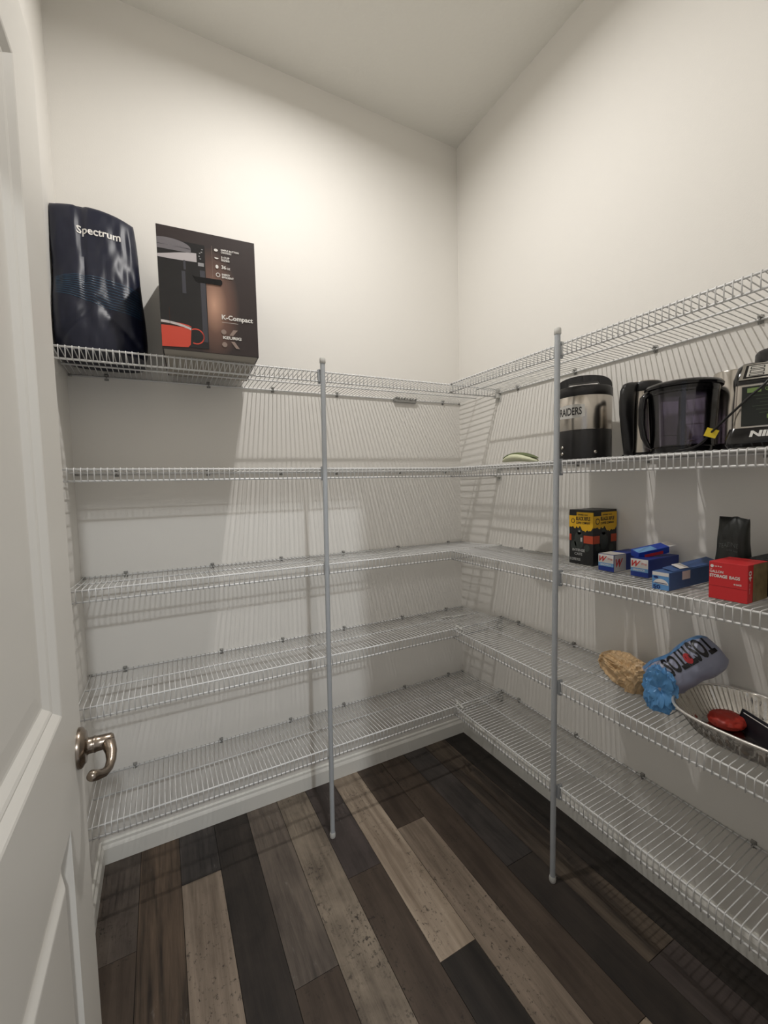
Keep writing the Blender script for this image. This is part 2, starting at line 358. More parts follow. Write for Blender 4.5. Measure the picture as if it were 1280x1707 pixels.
for side in 'LR':
    D = DL if side == 'L' else DR
    s0, s1 = (0.006, W - 0.006) if side == 'L' else (DL + 0.006, 1.608)
    for i in range(5):
        root = thing('wire_shelf', sp(side, i, (s0 + s1) / 2, D / 2), what[(side, i)], 'shelf', 'white wire pantry shelves')
        def rod(name, o, dz, a=s0, b=s1, r=RR):
            return MB().tube([sp(side, i, a + (b - a) * t / 4, o, dz) for t in range(5)], r, 8).build(name, WIRE, root, origin=sp(side, i, (a + b) / 2, o, dz))
        rod('front_rail', D, 0); rod('lip_rail', D, -LIP)
        rod('middle_rail', MID, -0.0047, a=s0); rod('back_rail', KB, -0.003)
        # end caps on the rails
        mb = MB()
        for o, dz in ((D, 0), (D, -LIP), (KB, -0.003)):
            for e, d in ((s0, -1), (s1, 1)):
                mb.tube([sp(side, i, e - d * 0.008, o, dz), sp(side, i, e + d * 0.002, o, dz)], RR * 1.45, 8)
        mb.build('end_cap', CLIP, root, origin=sp(side, i, s0, D), kind='stuff')
        # closely spaced deck wires bent down over the lip
        mb = MB(); n = int((s1 - s0) / 0.01607)
        for k in range(n + 1):
            s = s0 + 0.004 + k * 0.01607
            if s > s1 - 0.002: break
            e = RR + RW
            mb.tube([sp(side, i, s, KB - 0.002, e - 0.003), sp(side, i, s, MID, e - 0.0045), sp(side, i, s, D - 0.004, e), sp(side, i, s, D + e * 0.9, e * 0.6),
                     sp(side, i, s, D + e, -0.003), sp(side, i, s, D + e, -LIP - 0.004)], RW, 6)
        mb.build('deck_wires', WIRE, root, origin=sp(side, i, (s0 + s1) / 2, D / 2), kind='stuff')
        # clips that hold the back rail to the wall
        for s in ((0.098, 0.375, 0.68, 0.95, 1.215, 1.52) if side == 'L' else (0.41, 0.69, 0.97, 1.25, 1.53)):
            s += 0.012 * math.sin(i * 2.1 + s * 9)
            c = sp(side, i, s, 0.0, -0.003)
            out = Vector((0, -1, 0)) if side == 'L' else Vector((-1, 0, 0)); al = Vector((-1, 0, 0)) if side == 'L' else Vector((-WA, -1, 0)).normalized()
            m = Matrix.Translation(c) @ Matrix((al, out, Vector((0, 0, 1)))).transposed().to_4x4()
            cb = MB().bbox((-0.005, 0.0003, 0.004), (0.005, 0.010, 0.012), 0.001, m)
            cb.bbox((-0.0065, 0.0003, -0.010), (0.0065, 0.0022, 0.012), 0.0006, m)
            cb.tube([m @ Vector((0, 0.004, -0.008)), m @ Vector((0, 0.009, -0.004)), m @ Vector((0, 0.010, 0.004))], 0.002, 6)
            cb.tube([m @ Vector((0, 0.002, 0.008)), m @ Vector((0, 0.0125, 0.008))], 0.0028, 8)
            cb.build('wall_clip', CLIP, root, origin=c)
        if side == 'L':
            # cup on the right-hand wall that takes the ends of the front rails
            c = sp('L', i, 0.0, D, 0)
            bk = MB().bbox(c + Vector((-0.0025, -0.014, -LIP - 0.022)), c + Vector((-0.0003 - 0.0013, 0.018, 0.009)), 0.001)
            bk.bbox(c + Vector((-0.022, -0.011, -LIP - 0.006)), c + Vector((-0.002, 0.014, -LIP + 0.012)), 0.002)
            bk.bbox(c + Vector((-0.017, -0.009, -0.005)), c + Vector((-0.002, 0.010, 0.006)), 0.002)
            bk.tube([c + Vector((-0.002, 0.002, -LIP - 0.013)), c + Vector((-0.006, 0.002, -LIP - 0.013))], 0.004, 8)
            bk.build('end_bracket', PLAS, root, origin=c)
            if i in (3, 4):
                # white snap connector joining this shelf to the one on the right wall
                a = sp('L', i, DR - 0.03, DL - 0.035, 0.006); b = sp('L', i, DR - 0.01, DL + 0.045, 0.008)
                cc = MB().tube([a, a.lerp(b, 0.3), a.lerp(b, 0.55), a.lerp(b, 0.8), b], [0.004, 0.0055, 0.004, 0.0055, 0.0045], 8)
                cc.tube([a.lerp(b, 0.4) + Vector((-0.012, 0, -0.001)), a.lerp(b, 0.4) + Vector((0.014, 0, -0.001))], 0.0035, 8)
                cc.build('corner_connector', PLAS, root, origin=a)
            if i == 3:
                a = Vector((-0.234, -0.14, sp('L', 3, 0.234, 0.14, 0.006).z)); b = Vector((-0.10, -0.165, a.z))
                MB().tube([a + (b - a) * t + Vector((0, 0.004 * math.sin(t * 9), 0.001)) for t in (0, 0.15, 0.3, 0.45, 0.6, 0.8, 1)], [0.003, 0.0045, 0.004, 0.0025, 0.004, 0.004, 0.0025], 8).build('loose_clip', PLAS, root, origin=a)
            if i == 0:
                # toothed grey joiner clipped on the back rail
                j = MB().bbox(Vector((-0.394, -0.013, 1.726)), Vector((-0.272, -0.001, 1.742)), 0.002)
                for k in range(8):
                    t = k / 7; x = -0.388 + 0.11 * t
                    j.tube([(x, -0.008, 1.738), (x + 0.004, -0.016 - 0.004 * (k % 2), 1.749)], [0.0045, 0.003], 6)
                j.build('rail_joiner', CLIP, root, origin=(-0.33, -0.008, 1.735))

# ------------------------------------------------------------------ support poles
def pole(base, tx, ty, top, label, side):
    root = thing('support_pole', base, label, 'pole', 'enamelled poles bracing the shelves')
    f = lambda z: Vector((base[0] + tx * z, base[1] + ty * z, z))
    R0 = 0.0088
    MB().tube([f(0.012), f(0.9), f(top - 0.006)], R0, 20).build('tube', POLE, root, origin=f(0.9), autos=40)
    MB().lathe([(0.0095, 0.0), (0.0108, 0.003), (0.0112, 0.012), (0.0098, 0.020)], f(0.0), 20).build('foot_cap', PLAS, root, origin=f(0), autos=40)
    MB().lathe([(0.0092, -0.016), (0.0108, -0.014), (0.0108, -0.001), (0.0095, 0.003)], f(top), 20).build('top_cap', PLAS, root, origin=f(top), autos=40)
    for i in range(5):
        q = sp(side, i, -base[0] if side == 'L' else -base[1], DL if side == 'L' else DR)
        if side == 'L': m = Matrix.Translation(q)
        else: m = Matrix.Translation(q) @ Matrix.Rotation(-math.pi / 2, 4, 'Z')
        c = MB().bbox((-0.005 + 0.011, -0.010, -LIP - 0.004), (0.0145, 0.005, 0.007), 0.0012, m)
        c.bbox((0.0095, -0.004, -LIP - 0.009), (0.0165, 0.008, -LIP + 0.004), 0.001, m)
        c.bbox((0.0095, -0.003, -0.002), (0.0165, 0.009, 0.009), 0.001, m)
        c.build('pole_clip', POLE, root, origin=q)
pole((-0.8725, -0.3018, 0), 0.0108, -0.0030, 1.789, 'slim grey pole standing before the back wall shelves', 'L')
pole((-0.2965, -0.8350, 0), 0.0022, -0.0078, 1.797, 'slim grey pole standing before the right wall shelves, beside the steel jug', 'R')

# ------------------------------------------------------------------ open panel door with lever
DXF = -1.5316; DT = 0.035; DY0, DY1 = YF + 0.004, -0.885; DZ0, DZ1 = 0.010, 2.033
door = thing('door_1', (DXF - DT / 2, DY0, DZ0), 'open white two-panel door seen at a steep angle along the left side', None, None, 'structure')
PY0, PY1 = DY0 + 0.129, -1.014
panels = [(0.245, 0.838), (1.011, 1.914)]
mb = MB()
def quad(y0, z0, y1, z1, x=DXF): mb.add([(x, y0, z0), (x, y1, z0), (x, y1, z1), (x, y0, z1)], [(0, 1, 2, 3)])
quad(DY0, DZ0, PY0, DZ1); quad(PY1, DZ0, DY1, DZ1)
zs = [DZ0, panels[0][0], panels[0][1], panels[1][0], panels[1][1], DZ1]
for k in (0, 2, 4): quad(PY0, zs[k], PY1, zs[k + 1])
xb = DXF - DT
mb.add([(xb, DY0, DZ0), (xb, DY1, DZ0), (xb, DY1, DZ1), (xb, DY0, DZ1), (DXF, DY0, DZ0), (DXF, DY1, DZ0), (DXF, DY1, DZ1), (DXF, DY0, DZ1)],
       [(0, 3, 2, 1), (0, 1, 5, 4), (1, 2, 6, 5), (2, 3, 7, 6), (3, 0, 4, 7)])
mb.build('door_frame', DOOR, door, origin=(DXF, (DY0 + DY1) / 2, 1))
prof_low = [(0, 0), (0.004, 0.007), (0.007, 0.0150), (0.010, 0.0160), (0.014, 0.0155), (0.030, 0.0085), (0.034, 0.0080), (0.048, 0.0015), (0.051, 0.001)]
prof_up = [(0, 0), (0.003, 0.001), (0.014, 0.0080), (0.016, 0.0080), (0.020, 0.0095), (0.030, 0.0155), (0.033, 0.0160), (0.040, 0.0160), (0.060, 0.0150)]
for (z0, z1), prof in zip(panels, (prof_low, prof_up)):
    p = MB()
    rings = [[(DXF - d, PY0 + a, z0 + a), (DXF - d, PY1 - a, z0 + a), (DXF - d, PY1 - a, z1 - a), (DXF - d, PY0 + a, z1 - a)] for a, d in prof]
    vs = [v for r in rings for v in r]
    fs = [(4 * i + k, 4 * i + (k + 1) % 4, 4 * i + 4 + (k + 1) % 4, 4 * i + 4 + k) for i in range(len(prof) - 1) for k in range(4)] + [tuple(4 * (len(prof) - 1) + k for k in range(4))]
    p.add(vs, fs).build('door_panel', DOOR, door, origin=(DXF, (PY0 + PY1) / 2, (z0 + z1) / 2))
hc = Vector((DXF, -0.914, 0.908)); ry = Matrix.Rotation(math.pi / 2, 4, 'Y')
hd = MB().lathe([(0.0325, 0.0002), (0.0325, 0.004), (0.031, 0.0065), (0.0265, 0.009), (0.0255, 0.0105), (0.018, 0.0115), (0.0145, 0.0125), (0.0130, 0.0145), (0.0128, 0.021), (0.0136, 0.0215), (0.0136, 0.0235), (0.0126, 0.0245), (0.0122, 0.034), (0.0120, 0.046), (0.0095, 0.0495), (0.004, 0.051)], hc, 40, ry)
handle = hd.build('door_handle', NICK, door, origin=hc, autos=50)
pts = [(-1.492, -0.908, 0.909), (-1.488, -0.925, 0.906), (-1.484, -0.938, 0.900), (-1.4835, -0.950, 0.8925), (-1.486, -0.963, 0.8880), (-1.491, -0.976, 0.8890), (-1.498, -0.989, 0.8955), (-1.503, -0.999, 0.9025), (-1.505, -1.005, 0.905)]
MB().tube(pts, [0.0100, 0.0104, 0.0086, 0.0072, 0.0066, 0.0068, 0.0076, 0.0084, 0.0055], 16).build('lever', NICK, handle, origin=hc)
MB().box((DXF - DT + 0.006, DY1 - 0.0002, 0.882), (DXF - 0.006, DY1 + 0.0012, 0.938)).build('latch_plate', NICK, door, origin=(DXF - DT / 2, DY1, 0.91))
for z in (0.25, 1.02, 1.80):
    MB().tube([(DXF - 0.001, DY0 - 0.001, z - 0.045), (DXF - 0.001, DY0 - 0.001, z + 0.045)], 0.005, 10).build('hinge', NICK, door, origin=(DXF, DY0, z))

# ------------------------------------------------------------------ ceiling light (above the frame)
LENS = bpy.data.materials.new('lit_lens'); LENS.use_nodes = True
e = LENS.node_tree.nodes['Principled BSDF']; e.inputs['Emission Color'].default_value = (1, 0.95, 0.87, 1); e.inputs['Emission Strength'].default_value = 2.0
cl = thing('ceiling_light', (-0.90, -0.715, H), 'round white ceiling downlight above the pantry', 'ceiling light')
MB().lathe([(0.030, -0.016), (0.075, -0.014), (0.092, -0.006), (0.095, -0.0005), (0.020, -0.0005)], (-0.90, -0.715, H), 40, cap=False).build('trim_ring', PLAS, cl, origin=(-0.90, -0.715, H))
MB().lathe([(0.034, -0.020), (0.034, -0.010)], (-0.90, -0.715, H), 32).build('lens', LENS, cl, origin=(-0.90, -0.715, H))

# ================================================================== OBJECTS
# ---- coffee maker carton on the top shelf
fo = Vector((-1.361, -0.345, Z[0] + 0.0)); ang = math.radians(-3.5)
U = Vector((math.cos(ang), math.sin(ang), 0)); V = Vector((-math.sin(ang), math.cos(ang), 0)); BW, BH, BD = 0.274, 0.352, 0.322
fo.z = sp('L', 0, 1.2, DL, RR + 2 * RW).z + 0.0002
ctn = thing('coffee_maker_carton', fo, 'dark brown coffee maker carton with a red cup picture', 'box')
Mx = Matrix((U, V, Vector((0, 0, 1)))).transposed().to_4x4(); Mx.translation = fo
CARD = mat('grey_cardboard', (176, 170, 160), 0.8, vary=0.04)
# printed front: brown ground with a lighter glow, the glow is part of the artwork
PR = bpy.data.materials.new('brown_carton_print'); PR.use_nodes = True; nt = PR.node_tree; b = nt.nodes['Principled BSDF']; b.inputs['Roughness'].default_value = 0.45
tc = nt.nodes.new('ShaderNodeTexCoord'); mp = nt.nodes.new('ShaderNodeMapping'); mp.inputs['Location'].default_value = (-0.148 / 0.075, 0, -0.145 / 0.17)
mp.inputs['Scale'].default_value = (1 / 0.075, 0.0, 1 / 0.17); gr = nt.nodes.new('ShaderNodeTexGradient'); gr.gradient_type = 'SPHERICAL'
cr = nt.nodes.new('ShaderNodeValToRGB'); cr.color_ramp.elements[0].color = (*lin((46, 35, 34)), 1); cr.color_ramp.elements[1].color = (*lin((205, 160, 135)), 1)
cr.color_ramp.elements.new(0.5).color = (*lin((112, 82, 70)), 1)
for a, c in ((tc.outputs['Object'], mp.inputs[0]), (mp.outputs[0], gr.inputs[0]), (gr.outputs[0], cr.inputs[0]), (cr.outputs[0], b.inputs['Base Color'])): nt.links.new(a, c)
BOXD = mat('dark_carton_side', (40, 31, 31), 0.5, vary=0.05)
body = MB().bbox((0, 0.0014, 0), (BW, BD, BH), 0.0012, Mx).build('carton_body', BOXD, ctn, origin=fo)
MB().box((0.004, 0.004, -0.0004), (BW - 0.004, BD - 0.004, 0.0002), Mx).build('bottom_flap', CARD, ctn, origin=fo)
pn = MB().box((0.0004, 0.0004, 0.0005), (BW - 0.0004, 0.0015, BH - 0.0005)).build('printed_front', PR, ctn)
pn.location = (0, 0, 0); pn.rotation_euler.z = ang
fn = plane_fn(fo, U, (0, 0, 1), 0.0006); fn2 = plane_fn(fo, U, (0, 0, 1), 0.0009); fn3 = plane_fn(fo, U, (0, 0, 1), 0.0012)
INK = lambda n, c, r=0.5: mat(n, c, r, vary=0.03)
a = MB(); rect(a, fn, 0.0006, 0.010, 0.128, 0.315); a.build('machine_picture', INK('ink_black', (27, 26, 28), 0.35), ctn, origin=fo)
for _n in ('fn2', 'fn3'):
    globals()[_n] = (lambda g: (lambda a_, b_: g(max(0.0006, a_), b_)))(globals()[_n])
a = MB(); disc(a, fn2, 0.028, 0.296, 0.062, 0.022, 32, -0.05, math.pi); rect(a, fn2, 0.0006, 0.285, 0.090, 0.297)
a.build('machine_lid_picture', INK('ink_grey', (112, 108, 112)), ctn, origin=fo)
a = MB(); vs = []
for k in range(15):
    t = k / 14; x = 0.0006 + 0.104 * t; y = 0.266 - 0.004 * t
    top = 0.2815 - 0.013 * math.sin(math.pi * min(1, 0.5 + t * 0.5)) * (1 - t) + 0.006 * t; vs += [fn2(x, y - 0.006 * math.sin(math.pi * (0.5 + 0.5 * t))), fn2(x, top)]
a.add(vs, [(2 * k, 2 * k + 2, 2 * k + 3, 2 * k + 1) for k in range(14)]); a.build('machine_rim_picture', INK('ink_silver', (188, 182, 184)), ctn, origin=fo)
a = MB(); rect(a, fn2, 0.068, 0.235, 0.074, 0.262); rect(a, fn2, 0.062, 0.166, 0.072, 0.230); rect(a, fn2, 0.112, 0.030, 0.126, 0.240)
a.build('machine_sheen_picture', INK('ink_slate', (62, 62, 70)), ctn, origin=fo)
a = MB(); rect(a, fn2, 0.108, 0.252, 0.124, 0.262)
for k, (x, y) in enumerate(((0.112, 0.288), (0.117, 0.292), (0.110, 0.279), (0.119, 0.300), (0.113, 0.272))): rect(a, fn2, x, y, x + 0.004, y + 0.003)
a.build('button_picture', INK('ink_pale', (150, 150, 152)), ctn, origin=fo)
red = INK('ink_red', (214, 76, 56))
a = MB(); a.add([fn2(0.0006, 0.006), fn2(0.070, 0.010), fn2(0.077, 0.018), fn2(0.081, 0.068), fn2(0.0006, 0.068)], [(0, 1, 2, 3, 4)]); disc(a, fn2, 0.026, 0.069, 0.0555, 0.010, 30, 0, math.pi * 0.52)
ring(a, fn2, 0.093, 0.044, 0.020, 0.0235, 30, -2.0, 2.1); a.build('cup_picture', red, ctn, origin=fo)
a = MB(); vs = []
for k in range(13):
    t = k / 12; x = 0.0006 + 0.080 * t; y = 0.082 - 0.015 * t * t; vs += [fn3(x, y - 0.007), fn3(x, y)]
a.add(vs, [(2 * k, 2 * k + 2, 2 * k + 3, 2 * k + 1) for k in range(12)]); a.build('cup_rim_picture', INK('ink_white', (206, 198, 196)), ctn, origin=fo)
a = MB(); rect(a, fn3, 0.023, 0.070, 0.0255, 0.120); a.add([fn3(0.0006, 0.0745), fn3(0.03, 0.0725), fn3(0.065, 0.0665), fn3(0.03, 0.068), fn3(0.0006, 0.071)], [(0, 4, 3, 2, 1)])
a.build('coffee_picture', INK('ink_coffee', (52, 28, 22)), ctn, origin=fo)
a = MB(); P = [(0.090, 0.2215), (0.098, 0.219), (0.170, 0.221), (0.174, 0.217), (0.174, 0.209), (0.169, 0.204), (0.108, 0.203), (0.100, 0.206)]
a.add([fn3(x, y + 0.001) for x, y in P], [tuple(range(8))[::-1]]); a.build('hand_slot', INK('slot_black', (6, 4, 4), 0.9), ctn, origin=fo)
t = MB(); f3 = fn2
text_on(t, 'K-Compact', f3, 0.168, 0.100, 0.092, 0.019, 0.03); rect(t, f3, 0.168, 0.0955, 0.215, 0.0962)
text_on(t, 'SIMPLE BUTTON', f3, 0.174, 0.3085, 0.052, 0.0055, 0.03); text_on(t, 'CONTROLS', f3, 0.174, 0.3015, 0.030, 0.0055, 0.03)
text_on(t, '3 CUP', f3, 0.174, 0.2865, 0.024, 0.006, 0.03); text_on(t, 'SIZES', f3, 0.174, 0.2785, 0.024, 0.006, 0.03)
text_on(t, '36', f3, 0.174, 0.2555, 0.013, 0.011, 0.03); text_on(t, 'OZ', f3, 0.189, 0.2555, 0.010, 0.006, 0.03)
text_on(t, 'ENERGY', f3, 0.174, 0.236, 0.024, 0.006, 0.03); text_on(t, 'EFFICIENT', f3, 0.174, 0.228, 0.034, 0.006, 0.03)
text_on(t, 'KEURIG', f3, 0.169, 0.046, 0.054, 0.009, 0.04)
t.build('lettering', WHITE, ctn, origin=fo, kind='stuff')
for k in range(4):
    t = MB()
    if k == 0: disc(t, f3, 0.160, 0.308, 0.0055, 0.004)
    if k == 1: disc(t, f3, 0.161, 0.2865, 0.006, 0.0045, 20, math.pi, 2 * math.pi)
    if k == 2: disc(t, f3, 0.161, 0.2595, 0.0042, 0.0055)
    if k == 3: ring(t, f3, 0.163, 0.236, 0.0045, 0.0062)
    t.build('icon', WHITE, ctn, origin=fo)
BEI = INK('ink_beige', (150, 132, 122))
for k in range(5):
    t = MB()
    if k == 0: disc(t, f3, 0.172, 0.067, 0.0075)
    if k == 1: disc(t, f3, 0.173, 0.029, 0.0075)
    if k == 2: t.add([f3(0.188, 0.058), f3(0.199, 0.058), f3(0.213, 0.076), f3(0.200, 0.076)], [(0, 1, 2, 3)])
    if k == 3: t.add([f3(0.192, 0.040), f3(0.206, 0.020), f3(0.217, 0.020), f3(0.203, 0.040)], [(3, 2, 1, 0)])
    if k == 4: rect(t, f3, 0.1475, 0.226, 0.1481, 0.318)
    t.build('divider_line' if k == 4 else 'logo_mark', BEI, ctn, origin=fo)

# ---- navy mail pouch
bx0, bx1 = -1.634, -1.402; bz = sp('L', 0, 1.5, DL, RR + 2 * RW).z + 0.001
def bag_pt(X, fb, v):
    """X in -1..1, fb 1 front / -1 back, v height 0..1"""
    hw = 0.121 * (1 - 0.06 * math.exp(-((v - 0.02) / 0.05) ** 2) - 0.02 * v) - (0.020 * v * v * (X > 0) * X) + 0.002 * math.sin(v * 9)
    dep = 0.118 * max(0.0, 1 - v) ** 0.42 * (0.85 + 0.15 * math.cos(v * 5)) + 0.0015
    cy = -0.128 - 0.012 * math.sin(v * 5)
    xx = max(-1.6405, -1.521 + hw * X)
    h = (0.462 + 0.012 * math.sin((X + 1) * 1.9) - 0.008 * (X > 0) * X * X)
    e = (1 - abs(X) ** 3.2) ** (1 / 3.2)
    y = cy - fb * dep * e
    z = bz + v * h
    if fb > 0:
        y += 0.011 * math.exp(-((X + 0.22 + 0.25 * v * 0.5) / 0.09) ** 2) * min(1, v * 3)       # long vertical crease
        dd = abs(X) * 0.9; y += 0.010 * math.exp(-((v - 0.33 + dd * 0.36) / 0.03) ** 2) * (abs(X) < 1.01) * (1 - v)
        y += 0.012 * (noise.noise(Vector((X * 2.2, v * 3.1, 4.0)))) * min(1, (1 - v) * 5) + 0.004 * noise.noise(Vector((X * 8, v * 9, 1.0))) * min(1, (1 - v) * 5)
    return Vector((xx, y, z))
def bag_front(x, z):
    X, v = 0.0, 0.5
    for _ in range(14):
        q = bag_pt(X, 1, v); X = max(-0.999, min(0.999, X + (x - q.x) / 0.118)); v += (z - q.z) / 0.462
    return bag_pt(X, 1, v) + Vector((0, -0.0016, 0))
NAVY = mat('navy_film', (19, 23, 43), 0.42, vary=0.15, vscale=8, spec=0.4)
m = MB(); nu, nv = 44, 60; vs = []; fs = []
for j in range(nv + 1):
    v = j / nv
    for k in range(2 * nu):
        if k < nu: X = -math.cos(math.pi * k / nu); vs.append(bag_pt(X, 1, v))
        else: X = math.cos(math.pi * (k - nu) / nu); vs.append(bag_pt(X, -1, v))
n2 = 2 * nu
for j in range(nv):
    for k in range(n2): fs.append((j * n2 + k, j * n2 + (k + 1) % n2, (j + 1) * n2 + (k + 1) % n2, (j + 1) * n2 + k))
fs.append(tuple(range(n2))[::-1]); fs.append(tuple(nv * n2 + k for k in range(n2)))
m.add(vs, fs, True)
pouch = thing('mail_pouch', (-1.521, -0.13, bz), 'shiny navy blue plastic pouch with white lettering, left of the brown carton', 'bag')
m.build('pouch_body', NAVY, pouch, origin=(-1.521, -0.13, bz), autos=60)
t = MB(); vs, fs2 = fine_text('Spectrum', 0.02, 0.045)
t.add([bag_front(-1.571 + x * 0.114, 2.112 + y * 0.034 - 0.003 * x) for x, y in vs], fs2)
t.build('lettering', WHITE, pouch, origin=(-1.521, -0.13, bz))
t = MB()
for k in range(11):
    vs = []
    for q in range(61):
        s = q / 60; x = -1.628 + 0.218 * s
        z = 1.972 - 0.0062 * k - 0.06 * s + 0.024 * math.sin(s * 3.4 + 0.1 * k) * (1 - 0.05 * k) + 0.055 * s * s * (1 - 0.04 * k)
        vs += [bag_front(x, z - 0.0006), bag_front(x, z + 0.0006)]
    t.add(vs, [(2 * i, 2 * i + 2, 2 * i + 3, 2 * i + 1) for i in range(60)])
t.build('wave_stripes', mat('teal_ink', (36, 84, 112), 0.4), pouch, origin=(-1.521, -0.13, bz), kind='stuff')

# ---- small white and green packet
z0 = deck(1, -0.2, -0.6) + 0.0005
pk_ = thing('leaf_packet', (-0.20, -0.605, z0), 'small curved white and green packet, alone on the shelf near the corner', 'packet')
def crescent(sc, lift, th):
    vs = []; n = 22
    for j in range(n + 1):
        t = j / n; y = -0.522 - 0.168 * t; w = 0.036 * math.sin(math.pi * min(1, t * 0.96 + 0.03)) ** 0.6 * sc
        zc = z0 + 0.003 + lift + (0.020 * math.sin(math.pi * (0.15 + 0.85 * t)) + 0.004)
        hh = th * math.sin(math.pi * min(1, t * 0.94 + 0.04)) ** 0.7
        for k in range(12):
            a = 2 * math.pi * k / 12; vs.append((-0.20 + w * math.cos(a), y, max(z0, zc - 0.004 + hh * math.sin(a))))
    return vs, [(j * 12 + k, j * 12 + (k + 1) % 12, (j + 1) * 12 + (k + 1) % 12, (j + 1) * 12 + k) for j in range(n) for k in range(12)] + [tuple(range(12)), tuple(n * 12 + k for k in range(12))[::-1]]
MB().add(*crescent(1.0, 0.0, 0.016), True).build('white_side', mat('pale_green_white', (214, 216, 184), 0.5, vary=0.08), pk_, origin=(-0.2, -0.605, z0))
MB().add(*crescent(0.7, 0.011, 0.007), True).build('green_side', mat('olive_green', (92, 104, 62), 0.5, vary=0.2, vscale=40), pk_, origin=(-0.2, -0.605, z0))

# ---- steel and black drinks jug
def gz(x, y): return deck(1, x, y) + 0.0004
c = Vector((-0.147, -0.830, gz(-0.147, -0.830)))
jug = thing('drinks_jug', c, 'round steel and black drinks jug with carry handle, beside the pole', 'jug')
MB().lathe([(0.080, 0), (0.084, 0.003), (0.084, 0.088), (0.082, 0.092), (0.076, 0.093)], c, 48).build('base', BLACK, jug, origin=c, autos=40)
MB().lathe([(0.0835, 0.0915), (0.0845, 0.094), (0.0845, 0.196), (0.082, 0.199)], c, 56).build('steel_band', STEEL, jug, origin=c, autos=40)
MB().lathe([(0.0845, 0.197), (0.086, 0.200), (0.086, 0.222), (0.082, 0.2275), (0.060, 0.2305), (0.03, 0.232), (0.004, 0.2325)], c, 48).build('lid', BLACK, jug, origin=c, autos=40)
vd = Vector((0.80, 0.60, 0)); sd = Vector((0.60, -0.80, 0))   # away from / across the doorway
hm = MB(); vs = []; n = 36
for j in range(n + 1):
    t = math.pi * j / n; X = -math.cos(t); outer = 0.222 + 0.050 * math.sin(t) ** 0.6
    inner = 0.2485 if abs(X) < 0.56 else (0.226 if abs(X) > 0.62 else 0.237)
    inner = min(inner, outer - 0.004); q = c + sd * X * 0.083; ty = 0.016
    for zt, w in ((outer, ty * 0.75), (inner, ty)):
        vs += [q - vd * w + Vector((0, 0, zt)), q + vd * w + Vector((0, 0, zt))]
hm.add(vs, [f for j in range(n) for f in ((4 * j, 4 * j + 1, 4 * j + 5, 4 * j + 4), (4 * j + 2, 4 * j + 6, 4 * j + 7, 4 * j + 3), (4 * j, 4 * j + 4, 4 * j + 6, 4 * j + 2), (4 * j + 1, 4 * j + 3, 4 * j + 7, 4 * j + 5))] + [(0, 2, 3, 1), (4 * n, 4 * n + 1, 4 * n + 3, 4 * n + 2)], False)
hm.build('carry_handle', BLACK, jug, origin=c)
def cylfn(c, r): # u along the rim, v up; u=0 faces the doorway
    base = math.atan2(-0.60, -0.80)
    return lambda u, v: c + Vector((r * math.cos(base + u / r), r * math.sin(base + u / r), v))
t = MB(); cf = cylfn(c, 0.0852); tv_, tf_ = fine_text('RAIDERS', 0.02, 0.12); t.add([cf(-0.078 + 0.074 * x, 0.1375 + 0.024 * y) for x, y in tv_], tf_); t.build('lettering', BLACK, jug, origin=c, label='black lettering on a pale sticker')
t = MB(); cf2 = cylfn(c, 0.0848); vs = []
for k in range(25):
    u = -0.084 + 0.088 * k / 24; w = 0.003 * math.sin(math.pi * k / 24); vs += [cf2(u, 0.131 - w), cf2(u, 0.168 + w)]
t.add(vs, [(2 * k, 2 * k + 2, 2 * k + 3, 2 * k + 1) for k in range(24)]); t.build('sticker', mat('pale_sticker', (196, 194, 188), 0.4, vary=0.05), jug, origin=c)
for u, zz in ((-0.066, 0.038), (-0.066, 0.018), (0.035, 0.020)):
    q = cylfn(c, 0.083)(u, zz); MB().tube([q, q + (q - Vector((c.x, c.y, q.z))).normalized() * 0.004], 0.005, 12).build('screw', STEEL, jug, origin=q)

# ---- kettle
c = Vector((-0.108, -1.004, gz(-0.108, -1.004)))
ket = thing('kettle', c, 'steel kettle with tall black handle, between the jug and the clear bowl', 'kettle')
MB().lathe([(0.046, 0.008), (0.052, 0.010), (0.052, 0.03), (0.049, 0.12), (0.046, 0.190), (0.044, 0.193)], c, 44).build('body', STEEL, ket, origin=c, autos=40)
MB().lathe([(0.052, 0.0), (0.055, 0.002), (0.055, 0.007), (0.048, 0.009)], c, 44).build('base', BLACK, ket, origin=c, autos=40)
MB().lathe([(0.0465, 0.186), (0.048, 0.188), (0.048, 0.208), (0.045, 0.2125), (0.043, 0.214)], c, 44).build('collar', BLACK, ket, origin=c, autos=40)
MB().lathe([(0.043, 0.2135), (0.040, 0.2165), (0.012, 0.219), (0.003, 0.2195)], c, 40).build('lid', STEEL, ket, origin=c)
hdir = Vector((-0.80, 0.06, 0)).normalized(); sdir = Vector((-hdir.y, hdir.x, 0))
prof = [(0.034, 0.212, 0.006), (0.050, 0.208, 0.016), (0.062, 0.200, 0.022), (0.070, 0.180, 0.026), (0.074, 0.150, 0.026), (0.074, 0.115, 0.025), (0.071, 0.080, 0.021), (0.068, 0.048, 0.016), (0.066, 0.020, 0.0125), (0.066, 0.004, 0.011)]
vs = []
for r, z, w in prof:
    p = c + hdir * r + Vector((0, 0, z))
    for k in range(12):
        a = 2 * math.pi * k / 12; vs.append(p + sdir * min(w, 0.014) * 1.1 * math.cos(a) + (hdir * 0.8 + Vector((0, 0, 0.25))) * w * 1.25 * math.sin(a))
MB().add(vs, [(j * 12 + k, j * 12 + (k + 1) % 12, (j + 1) * 12 + (k + 1) % 12, (j + 1) * 12 + k) for j in range(len(prof) - 1) for k in range(12)] + [tuple(range(12))[::-1], tuple((len(prof) - 1) * 12 + k for k in range(12))], True).build('handle', BLACK, ket, origin=c)

